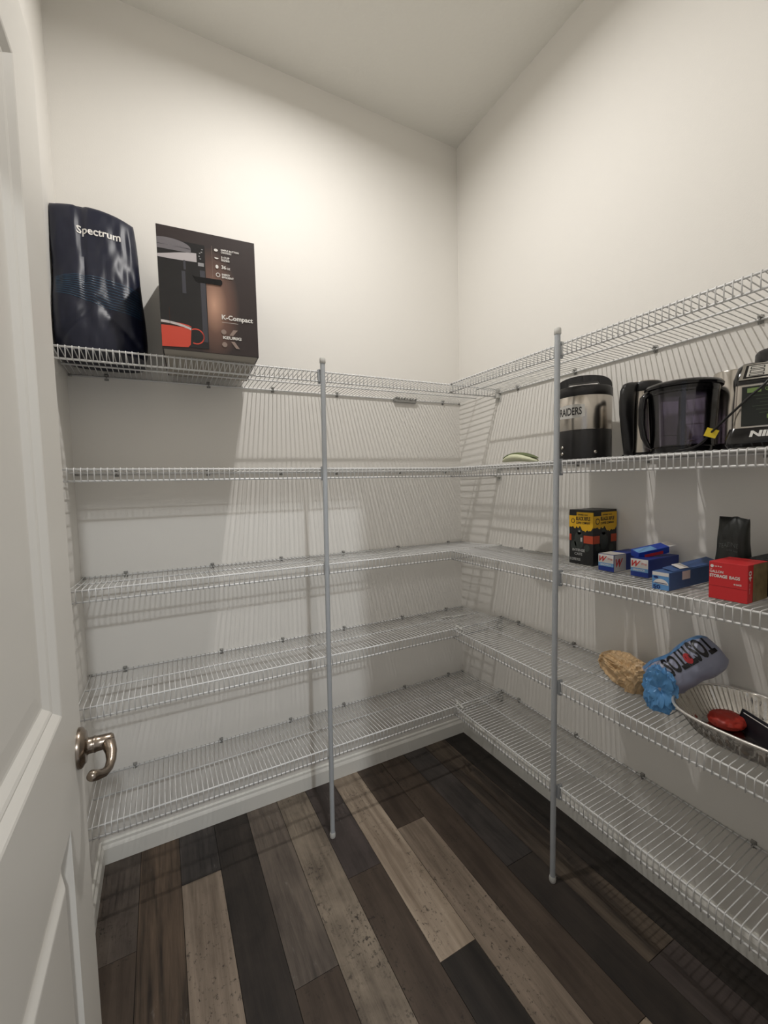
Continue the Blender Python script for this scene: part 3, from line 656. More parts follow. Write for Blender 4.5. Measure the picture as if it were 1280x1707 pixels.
# ---- food processor bowl, clear smoky plastic
c = Vector((-0.158, -1.134, gz(-0.158, -1.134)))
bowl = thing('processor_bowl', c, 'clear smoky food processor bowl with black lid and blade inside', 'bowl')
SMK = clear_plastic('smoky_plastic', (214, 210, 222), 0.08)
MB().lathe([(0.064, 0.010), (0.072, 0.016), (0.0735, 0.06), (0.078, 0.15), (0.0795, 0.158), (0.0775, 0.158), (0.0715, 0.06), (0.070, 0.018), (0.062, 0.012)], c, 48, cap=False).build('bowl_wall', SMK, bowl, origin=c, autos=50)
MB().lathe([(0.062, 0.0), (0.069, 0.002), (0.070, 0.016), (0.064, 0.020), (0.02, 0.022)], c, 48).build('bowl_base', BLACKG, bowl, origin=c, autos=40)
MB().lathe([(0.076, 0.150), (0.0785, 0.152), (0.080, 0.166), (0.0865, 0.1675), (0.0875, 0.173), (0.084, 0.1785), (0.070, 0.183), (0.03, 0.185), (0.004, 0.185)], c, 56).build('lid', BLACKG, bowl, origin=c, autos=40)
bl = MB().lathe([(0.011, 0.022), (0.0105, 0.07), (0.0085, 0.075), (0.0085, 0.145), (0.006, 0.15)], c, 20)
blade = bl.build('blade_hub', BLACK, bowl, origin=c, autos=40)
for k, (zz, a) in enumerate(((0.048, 2.3), (0.075, 5.2), (0.030, 4.2))):
    d = Vector((math.cos(a), math.sin(a), 0)); s_ = Vector((-d.y, d.x, 0)); q = c + Vector((0, 0, zz))
    MB().poly([q + d * 0.008 - s_ * 0.007, q + d * 0.03 - s_ * 0.010, q + d * 0.052 + s_ * 0.004, q + d * 0.045 + s_ * 0.009, q + d * 0.008 + s_ * 0.008], 0.0012, (0, 0, 1)).build('blade', STEEL if k else BLACK, blade, origin=q)
hdir = Vector((-0.62, 0.62, 0)).normalized(); sdir = Vector((-hdir.y, hdir.x, 0)); vs = []
hp = [(0.074, 0.160, 0.010), (0.092, 0.160, 0.010), (0.101, 0.150, 0.010), (0.1045, 0.12, 0.0105), (0.104, 0.08, 0.0105), (0.098, 0.045, 0.010), (0.086, 0.018, 0.010), (0.070, 0.008, 0.008), (0.050, 0.004, 0.004)]
for r, z, w in hp:
    p = c + hdir * (r - 0.010) + Vector((0, 0, z))
    for k in range(12):
        a = 2 * math.pi * k / 12; vs.append(p + sdir * w * 0.9 * math.cos(a) + (hdir * 0.85 + Vector((0, 0, 0.3))) * w * math.sin(a))
MB().add(vs, [(j * 12 + k, j * 12 + (k + 1) % 12, (j + 1) * 12 + (k + 1) % 12, (j + 1) * 12 + k) for j in range(len(hp) - 1) for k in range(12)] + [tuple(range(12))[::-1], tuple((len(hp) - 1) * 12 + k for k in range(12))], True).build('handle', BLACKG, bowl, origin=c)

# ---- steel canister behind
c = Vector((-0.043, -1.196, gz(-0.05, -1.192)))
can = thing('steel_canister', c, 'plain brushed steel canister half hidden behind the clear bowl', 'canister')
MB().lathe([(0.038, 0.018), (0.040, 0.020), (0.040, 0.205), (0.038, 0.208), (0.004, 0.209)], c, 40).build('body', STEEL, can, origin=c, autos=40)
MB().lathe([(0.040, 0.0), (0.042, 0.002), (0.042, 0.020), (0.039, 0.021)], c, 40).build('base_ring', BLACK, can, origin=c, autos=40)

# ---- blender motor base
bd = Vector((-0.86, -0.34, 0)).normalized()      # the way its front faces
sd = Vector((-bd.y, bd.x, 0))                    # to its right seen from the front is -sd
c = Vector((-0.170, -1.331, gz(-0.170, -1.331)))
fm = Matrix((sd, -bd, Vector((0, 0, 1)))).transposed().to_4x4(); fm.translation = c   # local x across (left to right), y away, z up
if (fm.to_3x3() @ Vector((1, 0, 0))).dot(Vector((0.35, -0.9, 0))) < 0:
    fm = Matrix((-sd, -bd, Vector((0, 0, 1)))).transposed().to_4x4(); fm.translation = c
    if fm.to_3x3().determinant() < 0: pass
bln = thing('blender_base', c, 'black and steel blender motor base with silver control panel', 'blender')
def loft(secs, bev=0.012):
    """rounded-rectangle sections (z, half width, y front, y back) joined"""
    vs = []; n = 0
    for z, hw, y0, y1 in secs:
        ring_ = []
        for cx, cy, a0 in ((hw - bev, y1 - bev, 0), (-hw + bev, y1 - bev, 90), (-hw + bev, y0 + bev, 180), (hw - bev, y0 + bev, 270)):
            for k in range(5):
                a = math.radians(a0 + 22.5 * k); ring_.append(fm @ Vector((cx + bev * math.cos(a), cy + bev * math.sin(a), z)))
        n = len(ring_); vs += ring_
    fs = [(j * n + k, j * n + (k + 1) % n, (j + 1) * n + (k + 1) % n, (j + 1) * n + k) for j in range(len(secs) - 1) for k in range(n)] + [tuple(range(n))[::-1], tuple((len(secs) - 1) * n + k for k in range(n))]
    return MB().add(vs, fs, True)
loft([(0.0, 0.080, -0.078, 0.075), (0.008, 0.085, -0.084, 0.080), (0.020, 0.084, -0.082, 0.078), (0.042, 0.078, -0.070, 0.070)]).build('base', BLACKG, bln, origin=c, autos=30)
loft([(0.040, 0.074, -0.066, 0.066), (0.140, 0.071, -0.060, 0.060)]).build('steel_housing', STEEL, bln, origin=c, autos=30)
loft([(0.137, 0.073, -0.063, 0.062), (0.150, 0.073, -0.062, 0.062), (0.178, 0.066, -0.046, 0.056), (0.188, 0.058, -0.030, 0.050)]).build('control_head', BLACKG, bln, origin=c, autos=30)
cp = [(-0.064, -0.0645, 0.146), (0.064, -0.0645, 0.146), (0.058, -0.0475, 0.182), (-0.056, -0.0475, 0.182)]
FL = lambda u, v, off: fm @ (Vector(cp[0]).lerp(Vector(cp[1]), u).lerp(Vector(cp[3]).lerp(Vector(cp[2]), u), v) + Vector((0, -0.9, 0.45)) * off)
FL = (lambda cp: (lambda u, v, off: fm @ (Vector(cp[0]).lerp(Vector(cp[1]), u).lerp(Vector(cp[3]).lerp(Vector(cp[2]), u), v) + Vector((0, -0.9, 0.42)) * off)))(cp)
a = MB(); a.add([FL(x, y, 0.001) for x, y in ((0, 0), (1, 0), (1, 1), (0, 1))] + [FL(x, y, -0.006) for x, y in ((0, 0), (1, 0), (1, 1), (0, 1))], [(0, 1, 2, 3), (4, 7, 6, 5), (0, 4, 5, 1), (1, 5, 6, 2), (2, 6, 7, 3), (3, 7, 4, 0)]); a.build('panel_frame', CHROME, bln, origin=c)
a = MB(); a.add([FL(x, y, 0.0018) for x, y in ((.05, .1), (.95, .1), (.95, .9), (.05, .9))], [(0, 1, 2, 3)]); a.build('panel_surround', BLACKG, bln, origin=c)
SIL = mat('silver_panel', (205, 202, 194), 0.3, 0.3, vary=0.04)
a = MB(); a.add([FL(x, y, 0.0024) for x, y in ((.09, .16), (.91, .16), (.91, .84), (.09, .84))], [(0, 1, 2, 3)]); cpn = a.build('control_panel', SIL, bln, origin=c)
for u0, v0, w, h in ((.12, .62, .2, .16), (.12, .38, .2, .18), (.12, .18, .2, .14), (.38, .2, .14, .58), (.6, .55, .25, .22), (.6, .22, .25, .22)):
    a = MB(); g = lambda u, v: FL(u, v, 0.0028)
    for (p0, q0, p1, q1) in ((u0, v0, u0 + w, v0 + .03), (u0, v0 + h - .03, u0 + w, v0 + h), (u0, v0, u0 + .014, v0 + h), (u0 + w - .014, v0, u0 + w, v0 + h)): rect(a, g, p0, q0, p1, q1)
    a.build('button', BLACK, cpn, origin=c)
t = fm @ Vector((0.01, 0.010, 0.186))
MB().lathe([(0.046, 0.0), (0.048, 0.002), (0.047, 0.024), (0.043, 0.030), (0.004, 0.032)], t, 40).build('top_cap', BLACK, bln, origin=c, autos=40)
lab = lambda off: (lambda u, v: fm @ Vector((u, -0.0672 + 0.060 * (v - 0.04) - off, v)))
a = MB(); rect(a, lab(0.0004), -0.058, 0.046, 0.062, 0.132); st = a.build('instruction_sticker', mat('dark_green_sticker', (20, 25, 19), 0.4), bln, origin=c)
a = MB(); rect(a, lab(0.001), -0.049, 0.118, -0.026, 0.128); rect(a, lab(0.001), -0.016, 0.060, -0.004, 0.069)
text_on(a, 'QUICK START GUIDE', lab(0.001), -0.02, 0.119, 0.07, 0.008, 0.02); a.build('sticker_marks', mat('lime_ink', (120, 146, 84), 0.5), st, origin=c, kind='stuff')
a = MB()
for k in range(6): rect(a, lab(0.001), -0.040 + 0.006 * (k % 3), 0.110 - 0.0075 * k, 0.052, 0.1115 - 0.0075 * k)
a.build('sticker_lines', mat('grey_green_ink', (58, 68, 52), 0.5), st, origin=c, kind='stuff')
nf = lambda u, v: fm @ Vector((u, -0.0865 + (v - 0.014) * 0.52, v))
a = MB(); text_on(a, 'NINJA', nf, -0.044, 0.017, 0.072, 0.018, 0.05, 0.15); a.build('lettering', mat('silver_ink', (214, 212, 208), 0.35), bln, origin=c)

# ---- power cord with yellow tag, hanging over the appliances
pts0 = [(-0.246, -1.362, 1.560), (-0.262, -1.345, 1.528), (-0.268, -1.322, 1.505), (-0.268, -1.296, 1.480), (-0.263, -1.267, 1.455), (-0.252, -1.243, 1.437), (-0.246, -1.225, 1.420), (-0.238, -1.20, 1.408), (-0.235, -1.16, gz(-0.235, -1.16) + 0.004)]
P = []
for i in range(len(pts0) - 1):
    p0 = Vector(pts0[max(0, i - 1)]); p1 = Vector(pts0[i]); p2 = Vector(pts0[i + 1]); p3 = Vector(pts0[min(len(pts0) - 1, i + 2)])
    for k in range(5):
        t = k / 5; P.append(0.5 * ((2 * p1) + (p2 - p0) * t + (2 * p0 - 5 * p1 + 4 * p2 - p3) * t * t + (3 * p1 - p0 - 3 * p2 + p3) * t ** 3))
P.append(Vector(pts0[-1]))
cord = MB().tube(P, 0.0026, 8).build('power_cord', BLACK, None, origin=P[-1])
cord['label'] = 'thin black power cord with a yellow tag, slanting across the blender'; cord['category'] = 'cord'
tg = Vector((-0.254, -1.2455, 1.4375)); tu = Vector((0.38, -0.86, -0.28)).normalized(); tv = Vector((0.12, -0.28, 0.95)).normalized()
tn = tu.cross(tv).normalized()
if tn.x > 0: tn = -tn
MB().poly([tg - tu * 0.012 - tv * 0.009, tg + tu * 0.011 - tv * 0.011, tg + tu * 0.013 + tv * 0.008, tg - tu * 0.011 + tv * 0.011], 0.0012, tn).build('warning_tag', mat('yellow_tag', (226, 198, 40), 0.5, vary=0.1, vscale=300), cord, origin=P[-1], label='yellow warning tag')

# ---- coffee pods carton on the middle shelf
def dz(x, y): return deck(2, x, y) + 0.0004
z = dz(-0.1, -0.82)
def box_thing(name, lo, hi, m, label, cat='box', bev=0.0012):
    c = ((lo[0] + hi[0]) / 2, (lo[1] + hi[1]) / 2, lo[2]); r = thing(name, c, label, cat)
    MB().bbox(lo, hi, bev).build('carton_body', m, r, origin=c); return r, c
BK = mat('black_carton', (24, 24, 25), 0.45, vary=0.15, vscale=90); ORG = mat('burnt_orange', (186, 72, 40), 0.5, vary=0.1, vscale=200); YEL = mat('yellow_carton', (228, 178, 30), 0.5, vary=0.04)
r, c = box_thing('coffee_pod_carton', (-0.137, -0.862, z), (-0.014, -0.770, z + 0.186), BK, 'black and yellow coffee pod carton, tallest on the middle right shelf')
F = plane_fn((-0.137, -0.770, z), (0, -1, 0), (0, 0, 1), 0.0005); R_ = plane_fn((-0.137, -0.862, z), (1, 0, 0), (0, 0, 1), 0.0005)
F2 = plane_fn((-0.137, -0.770, z), (0, -1, 0), (0, 0, 1), 0.0009); R2 = plane_fn((-0.137, -0.862, z), (1, 0, 0), (0, 0, 1), 0.0009)
for fn_, w, nm in ((F, 0.092, 'front'), (R_, 0.123, 'side')):
    a = MB(); vs = []; n = 22; rnd = random.Random(3)
    for k in range(n + 1):
        vs += [fn_(w * k / n, 0.126 + rnd.uniform(-0.004, 0.006) - (0.012 if k > n * 0.5 and k < n * 0.95 else 0)), fn_(w * k / n, 0.178)]
    a.add(vs, [(2 * k, 2 * k + 2, 2 * k + 3, 2 * k + 1) for k in range(n)]); a.build('yellow_band', YEL, r, origin=c)
for fn_, w in ((F2, 0.092), (R2, 0.123)):
    a = MB(); text_on(a, 'BLACK RIFLE', fn_, w * 0.30, 0.150, w * 0.58, 0.013, 0.03); text_on(a, 'COFFEE COMPANY', fn_, w * 0.30, 0.138, w * 0.58, 0.008, 0.03)
    ring(a, fn_, w * 0.17, 0.148, w * 0.06, w * 0.085); rect(a, fn_, 0.001, 0.166, w * 0.32, 0.180); text_on(a, 'SUPREMELY BOLD', fn_, w * .38, 0.167, w * .4, 0.005)
    a.build('lettering', BK, r, origin=c)
    for p0, q0, p1, q1 in ((0.62, 0.074, 0.999, 0.100), (0.01, 0.080, 0.10, 0.102)) if w < 0.1 else ((0.0, 0.074, 0.26, 0.100), (0.74, 0.076, 0.99, 0.102)):
        a = MB(); rect(a, fn_, w * p0, q0, w * p1, q1); a.build('orange_panel', ORG, r, origin=c)
DG = mat('dark_green_print', (50, 56, 52), 0.5, vary=0.3, vscale=150)
for fn_, w in ((F, 0.092), (R_, 0.123)):
    a = MB(); disc(a, fn_, w * 0.42, 0.082, w * 0.20, 0.030, 14); disc(a, fn_, w * 0.44, 0.112, w * 0.09, 0.011, 12); disc(a, fn_, w * 0.20, 0.064, w * 0.12, 0.016, 10); disc(a, fn_, w * 0.75, 0.058, w * 0.12, 0.012, 10); a.build('figure_print', DG, r, origin=c)
a = MB(); text_on(a, 'INTENSE', F2, 0.014, 0.044, 0.048, 0.009, 0.03); text_on(a, 'CAFE', F2, 0.022, 0.031, 0.030, 0.009, 0.02); text_on(a, '32 COFFEE PODS', F2, 0.003, 0.012, 0.042, 0.009, 0.03)
disc(a, F2, 0.040, 0.113, 0.003); rect(a, F2, 0.045, 0.078, 0.052, 0.092); a.build('white_lettering', mat('grey_print', (172, 172, 170), 0.5), r, origin=c)

# ---- three long narrow blue cartons
WH = mat('carton_white', (224, 220, 216), 0.55, vary=0.02); BLU = mat('carton_blue', (24, 50, 132), 0.5, vary=0.05); LBL = mat('carton_light_blue', (112, 160, 208), 0.5, vary=0.04); REDI = mat('red_script', (206, 52, 52), 0.5)
NV = mat('carton_navy', (32, 44, 100), 0.5, vary=0.06)
for (y0, y1, lab_, xe) in ((-0.904, -0.956, 'short white and blue carton with red script, nearest the yellow and black carton', -0.014), (-1.008, -1.060, 'white and blue carton with red script, under the tilted blue carton', -0.014)):
    z = dz(-0.1, y0); r, c = box_thing('wrap_carton', (-0.170, y1, z), (xe, y0, z + 0.053), BLU, lab_)
    r['group'] = 'white and blue cartons with red script'
    F = plane_fn((-0.170, y0, z), (0, -1, 0), (0, 0, 1), 0.0005); F2 = plane_fn((-0.170, y0, z), (0, -1, 0), (0, 0, 1), 0.0009)
    a = MB(); rect(a, F, 0.0008, 0.026, 0.0512, 0.0522); a.build('white_label', WH, r, origin=c)
    a = MB(); rect(a, F, 0.0008, 0.015, 0.0512, 0.026); a.build('light_blue_band', LBL, r, origin=c)
    a = MB(); text_on(a, 'W', F2, 0.004, 0.029, 0.026, 0.018, 0.03, 0.4); text_on(a, 'Wrap', F2, 0.032, 0.034, 0.016, 0.009, 0.0, 0.3); a.build('red_script', REDI, r, origin=c)
    a = MB(); text_on(a, 'SANDWICH', F2, 0.008, 0.0175, 0.034, 0.006, 0.02); a.build('lettering', WHITE, r, origin=c)
    if y0 > -0.95:
        Rr = plane_fn((-0.170, y1, z), (1, 0, 0), (0, 0, 1), 0.0005); Rr2 = plane_fn((-0.170, y1, z), (1, 0, 0), (0, 0, 1), 0.0009)
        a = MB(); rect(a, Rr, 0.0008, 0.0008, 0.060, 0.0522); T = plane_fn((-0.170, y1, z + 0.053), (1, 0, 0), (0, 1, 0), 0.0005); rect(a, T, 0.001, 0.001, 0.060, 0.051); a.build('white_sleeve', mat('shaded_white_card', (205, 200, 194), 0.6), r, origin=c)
        a = MB(); text_on(a, 'W', Rr2, 0.008, 0.014, 0.036, 0.026, 0.03, 0.3); a.build('side_script', REDI, r, origin=c)
# tilted open carton resting across the second one
M3 = Matrix.Translation(Vector((-0.098, -1.022, dz(-0.12, -1.0) + 0.068))) @ Matrix.Rotation(math.radians(-24), 4, 'Z') @ Matrix.Rotation(math.radians(-10), 4, 'Y') @ Matrix.Rotation(math.radians(12), 4, 'X')
c = M3.translation.copy()
r = thing('wrap_carton', c, 'bright blue carton with a white flap, tilted on top of the other cartons', 'box')
MB().bbox((-0.048, -0.018, -0.010), (0.048, 0.018, 0.010), 0.001, M3).build('carton_body', mat('royal_blue_card', (28, 64, 168), 0.45, vary=0.05), r, origin=c)
MB().box((-0.047, -0.017, 0.0100), (0.010, 0.010, 0.0106), M3).build('light_stripe', LBL, r, origin=c)
MB().box((0.048, -0.018, 0.009), (0.070, 0.016, 0.0102), M3).build('open_flap', WH, r, origin=c)
MB().box((-0.030, -0.0188, -0.008), (0.028, -0.0180, 0.001), M3).build('red_print', REDI, r, origin=c)
# pale blue carton of bags at the shelf edge
z = dz(-0.2, -1.15); r, c = box_thing('bag_carton', (-0.272, -1.170, z), (-0.012, -1.128, z + 0.046), mat('mid_blue_card', (66, 98, 148), 0.5, vary=0.12, vscale=60), 'pale blue and white carton at the shelf edge, left of the red box')
F = plane_fn((-0.272, -1.128, z), (0, -1, 0), (0, 0, 1), 0.0005); F2 = plane_fn((-0.272, -1.128, z), (0, -1, 0), (0, 0, 1), 0.0009)
a = MB(); rect(a, F, 0.0006, 0.0006, 0.0414, 0.0454); a.build('blue_end', mat('sky_blue_card', (96, 150, 205), 0.5, vary=0.04), r, origin=c)
a = MB(); rect(a, F2, 0.001, 0.036, 0.041, 0.0452); disc(a, F2, 0.022, 0.014, 0.0185, 0.014, 20, 0, math.pi); a.build('white_shapes', WH, r, origin=c)
a = MB(); text_on(a, '50', plane_fn((-0.272, -1.128, z), (0, -1, 0), (0, 0, 1), 0.0012), 0.003, 0.002, 0.018, 0.010, 0.03); rect(a, plane_fn((-0.272, -1.128, z), (0, -1, 0), (0, 0, 1), 0.0014), 0.007, 0.017, 0.037, 0.0185); disc(a, plane_fn((-0.272, -1.128, z), (0, -1, 0), (0, 0, 1), 0.0014), 0.010, 0.0315, 0.006, 0.003); a.build('lettering', mat('navy_ink', (20, 44, 110), 0.5), r, origin=c)
# lifted lid flap of that carton
zt = z + 0.046
fl = [(-0.262, -1.170, zt), (-0.014, -1.170, zt + 0.0), (-0.014, -1.130, zt + 0.026), (-0.235, -1.135, zt + 0.012)]
MB().poly([(-0.250, -1.168, zt + 0.0006), (-0.014, -1.168, zt + 0.0006), (-0.014, -1.132, zt + 0.010), (-0.238, -1.134, zt + 0.004)], 0.0010, (0, 0.4, 0.9)).build('lifted_lid', mat('lid_blue_card', (58, 88, 140), 0.5, vary=0.1, vscale=50), r, origin=c)
Lf = plane_fn((-0.215, -1.1685, zt + 0.001), (1, 0, 0), (0, 0.965, 0.26), 0.0022)
a = MB(); a.add([Lf(0.0, 0.004), Lf(0.040, 0.002), Lf(0.046, 0.030), Lf(0.006, 0.030)], [(0, 1, 2, 3)]); rect(a, plane_fn((-0.2345, -1.1700, z), (1, 0, 0), (0, 0, 1), 0.0006), 0.02, 0.022, 0.058, 0.044); a.build('paper_tag', WH, r, origin=c)

# ---- red box of storage bags
z = dz(-0.2, -1.285); RED = mat('red_carton', (206, 44, 48), 0.5, vary=0.04)
r, c = box_thing('storage_bag_carton', (-0.255, -1.323, z), (-0.160, -1.248, z + 0.087), RED, 'red storage bag carton with white lettering, at the shelf edge')
F = plane_fn((-0.255, -1.248, z), (0, -1, 0), (0, 0, 1), 0.0006); Rr = plane_fn((-0.255, -1.323, z), (1, 0, 0), (0, 0, 1), 0.0006)
a = MB(); text_on(a, 'GALLON', F, 0.002, 0.061, 0.027, 0.006, 0.02); text_on(a, 'STORAGE', F, 0.002, 0.0505, 0.035, 0.0075, 0.04); text_on(a, 'BAGS', F, 0.041, 0.0505, 0.020, 0.0075, 0.03)
text_on(a, 'up & up', F, 0.012, 0.0745, 0.014, 0.004); disc(a, F, 0.0065, 0.0765, 0.0035); text_on(a, '40 BAGS', F, 0.049, 0.038, 0.015, 0.004, 0.02); rect(a, F, 0.002, 0.0695, 0.007, 0.0702)
text_on(a, '40', Rr, 0.003, 0.050, 0.013, 0.024, 0.02, rot=90); text_on(a, 'storage bags', Rr, 0.006, 0.022, 0.004, 0.024, 0.0, rot=90); a.build('lettering', WHITE, r, origin=c)
a = MB(); rect(a, plane_fn((-0.255, -1.323, z), (1, 0, 0), (0, 0, 1), 0.0005), 0.024, 0.001, 0.0945, 0.086); a.build('food_picture', mat('food_print', (128, 110, 78), 0.5, vary=0.7, vscale=60), r, origin=c)
a = MB(); rect(a, plane_fn((-0.255, -1.248, z), (0, -1, 0), (0, 0, 1), 0.0004), 0.0005, 0.0305, 0.0745, 0.0312); a.build('tear_line', mat('dark_red', (140, 24, 28), 0.6), r, origin=c)

# ---- black tea pouch behind it
x0, y0 = -0.120, -1.240; z = dz(x0, y0)
def tea(X, fb, v):
    hw = 0.033 * (1 - 0.06 * v + 0.04 * math.sin(v * 7)); dep = 0.030 * (1 - v ** 2.2) ** 0.7 + 0.002
    e = (1 - abs(X) ** 4) ** 0.25
    nn = 0.0035 * noise.noise(Vector((X * 3, v * 5, fb * 3 + 2)))
    return Vector((x0 - fb * dep * e + nn, y0 - X * hw + nn, z + v * (0.180 + 0.004 * math.sin(X * 5 + 1))))
vs = []; nu, nv = 16, 26
for j in range(nv + 1):
    for k in range(2 * nu):
        vs.append(tea(-math.cos(math.pi * k / nu), 1, j / nv) if k < nu else tea(math.cos(math.pi * (k - nu) / nu), -1, j / nv))
n2 = 2 * nu
r = thing('tea_pouch', (x0, y0, z), 'matte black stand-up pouch behind the red carton', 'bag')
MB().add(vs, [(j * n2 + k, j * n2 + (k + 1) % n2, (j + 1) * n2 + (k + 1) % n2, (j + 1) * n2 + k) for j in range(nv) for k in range(n2)] + [tuple(range(n2))[::-1], tuple(nv * n2 + k for k in range(n2))], True).build('pouch_body', mat('matte_black_film', (25, 28, 26), 0.5, vary=0.1), r, origin=(x0, y0, z), autos=60)
a = MB(); tf = lambda u, v: tea(-1 + 2 * u, 1, v) + Vector((-0.0014, 0, 0))
vs, f_ = text_verts('TEAZINE', 0.0); a.add([tf(0.14 + 0.66 * x, 0.60 + 0.055 * y) for x, y in vs], f_)
vs, f_ = text_verts('loose leaf', 0.0); a.add([tf(0.45 + 0.35 * x, 0.54 + 0.03 * y) for x, y in vs], f_)
a.build('lettering', mat('faint_grey_ink', (78, 82, 80), 0.6), r, origin=(x0, y0, z))
z = dz(-0.1, -1.36)
r, c = box_thing('black_case', (-0.150, -1.430, z), (-0.030, -1.284, z + 0.090), mat('black_case_shell', (14, 14, 16), 0.6), 'low black case behind the red carton at the picture edge', 'case', 0.004)
MB().bbox((-0.151, -1.431, z + 0.076), (-0.029, -1.283, z + 0.082), 0.001).build('lid_seam', BLACK, r, origin=c)

# ---- crumpled brown bag
def ez(x, y): return deck(3, x, y) + 0.0004
bm = bmesh.new(); bmesh.ops.create_icosphere(bm, subdivisions=5, radius=1)
pa = Vector((-0.050, -0.855, 0)); pb = Vector((-0.166, -1.048, 0)); ax = (pb - pa); Lx = ax.length; ax.normalize(); sx_ = Vector((-ax.y, ax.x, 0))
zb = ez(-0.11, -0.96)
for v in bm.verts:
    p = v.co.copy(); t = (p.x + 1) / 2
    w = 0.046 + 0.004 * t; h = 0.030 + 0.024 * t
    rdg = 0
    for s, am in ((1.7, 0.30), (3.6, 0.22), (8.0, 0.10)): rdg += am * (1 - 2.4 * abs(noise.noise(Vector((p.x * s * 1.5, p.y * s, p.z * s)) + Vector((s, 3, 1)))))
    f = 0.84 + rdg * 0.55
    bx = math.copysign(abs(p.x) ** 0.55, p.x); by = math.copysign(abs(p.y) ** 0.75, p.y)
    v.co = pa + ax * (Lx * (0.5 + bx * 0.5 + 0.04 * rdg)) + sx_ * (by * w * f) + Vector((0, 0, zb + h * (0.8 + p.z * f * (1.0 if p.z > 0 else 1.3))))
    v.co.z = max(v.co.z, ez(v.co.x, v.co.y) + 0.0006)
bm.verts.index_update()
brn = MB().add([v.co.copy() for v in bm.verts], [[v.index for v in f.verts] for f in bm.faces], False); bm.free()
o = brn.build('paper_bag', mat('tan_crinkled_paper', (208, 176, 134), 0.42, vary=0.16, vscale=14, bump=(45, 0.35, 0.003)), None, origin=(-0.11, -0.96, zb))
o['label'] = 'crumpled tan bag lying beside the blue snack bag'; o['category'] = 'bag'

# ---- blue chip bag leaning on the wall, lettering upside down
A0 = Vector((-0.172, -1.085, 0.752)); A1 = Vector((-0.075, -1.192, 0.872)); ax = (A1 - A0).normalized(); LN = (A1 - A0).length
camp = Vector((-1.39, -1.76, 1.33)); tocam = (camp - A0); tocam = (tocam - ax * tocam.dot(ax)).normalized(); sdv = ax.cross(tocam).normalized()
if sdv.z < 0: sdv = -sdv
def rb(t):
    return 0.045 * (1 - max(0, (t - 0.84) / 0.20) ** 3 * 0.55) * (1 + 0.06 * math.sin(t * 11))
def chip(t, a, off=0.0):
    r = rb(max(0, min(1, t))) + off; fl = 1.0
    n_ = 0.0035 * noise.noise(Vector((t * 6, math.cos(a) * 2, math.sin(a) * 2)))
    return A0 + ax * (t * LN) + (tocam * math.cos(a) * 0.85 + sdv * math.sin(a) * 1.12) * (r + n_)
chipbag = thing('snack_bag', (-0.13, -1.12, ez(-0.16, -1.1)), 'rolled blue chip bag with black upside-down lettering, leaning on the wall', 'bag')
og = Vector((-0.13, -1.12, 0.75))
vs = []; nt_, na = 40, 40
for j in range(nt_ + 1):
    for k in range(na): vs.append(chip(j / nt_, 2 * math.pi * k / na))
vs.append(A1 + ax * 0.004)
MB().add(vs, [(j * na + k, j * na + (k + 1) % na, (j + 1) * na + (k + 1) % na, (j + 1) * na + k) for j in range(nt_) for k in range(na)] + [(nt_ * na + k, nt_ * na + (k + 1) % na, len(vs) - 1) for k in range(na)] + [tuple(range(na))[::-1]], True).build('bag_body', mat('blue_grey_film', (150, 154, 176), 0.35, vary=0.12, vscale=14), chipbag, origin=og, autos=70)
# blue top band of film along the upper side
vs = []
for j in range(31):
    t = 0.02 + 0.97 * j / 30
    for k in range(7): vs.append(chip(t, math.radians(58 + 17 * k) , 0.0008))
MB().add(vs, [(j * 7 + k, j * 7 + k + 1, j * 7 + 8 + k, j * 7 + 7 + k) for j in range(30) for k in range(6)], True).build('blue_panel', mat('sky_film', (84, 132, 182), 0.3, vary=0.1), chipbag, origin=og)
t = MB()
vs, f_ = fine_text('TOSTITOS', 0.035, 0.05)
t.add([chip(0.97 - 0.70 * x, math.radians(58 - 66 * y), 0.0018) for x, y in vs], f_); t.build('lettering', mat('black_film_ink', (18, 17, 20), 0.35), chipbag, origin=og)
a = MB(); a.add([chip(0.60 + 0.05 * math.cos(q * 0.5236), math.radians(14) + 0.28 * math.sin(q * 0.5236), 0.0026) for q in range(12)], [tuple(range(12))]); a.build('red_dot', mat('red_film_ink', (178, 44, 50), 0.4), chipbag, origin=og)
# crumpled mouth: gathered blue film, spilling down to the deck
bm = bmesh.new(); bmesh.ops.create_icosphere(bm, subdivisions=5, radius=1)
MC = Vector((-0.188, -1.106, 0.748)); zf = ez(-0.2, -1.1)
for v in bm.verts:
    p = v.co.copy(); rdg = 0
    for s, am in ((2.3, 0.34), (5.0, 0.18), (11, 0.08)): rdg += am * (1 - 2 * abs(noise.noise(p * s + Vector((9, s, 2)))))
    f = 0.82 + rdg * 0.55
    d = p.dot(Vector((-0.86, -0.46, 0.22))); 
    if d > 0.74: f *= 1 - (d - 0.74) * 2.2
    q = MC + Vector((p.x * 0.030 * f, p.y * 0.043 * f, p.z * (0.064 if p.z > 0 else 0.070) * f)); q.z = max(q.z, ez(q.x, q.y) + 0.0006)
    v.co = q
bm.verts.index_update()
MB().add([v.co.copy() for v in bm.verts], [[v.index for v in f.verts] for f in bm.faces], True).build('crumpled_mouth', mat('bright_blue_film', (92, 150, 204), 0.3, vary=0.22, vscale=25), chipbag, origin=og, autos=26); bm.free()

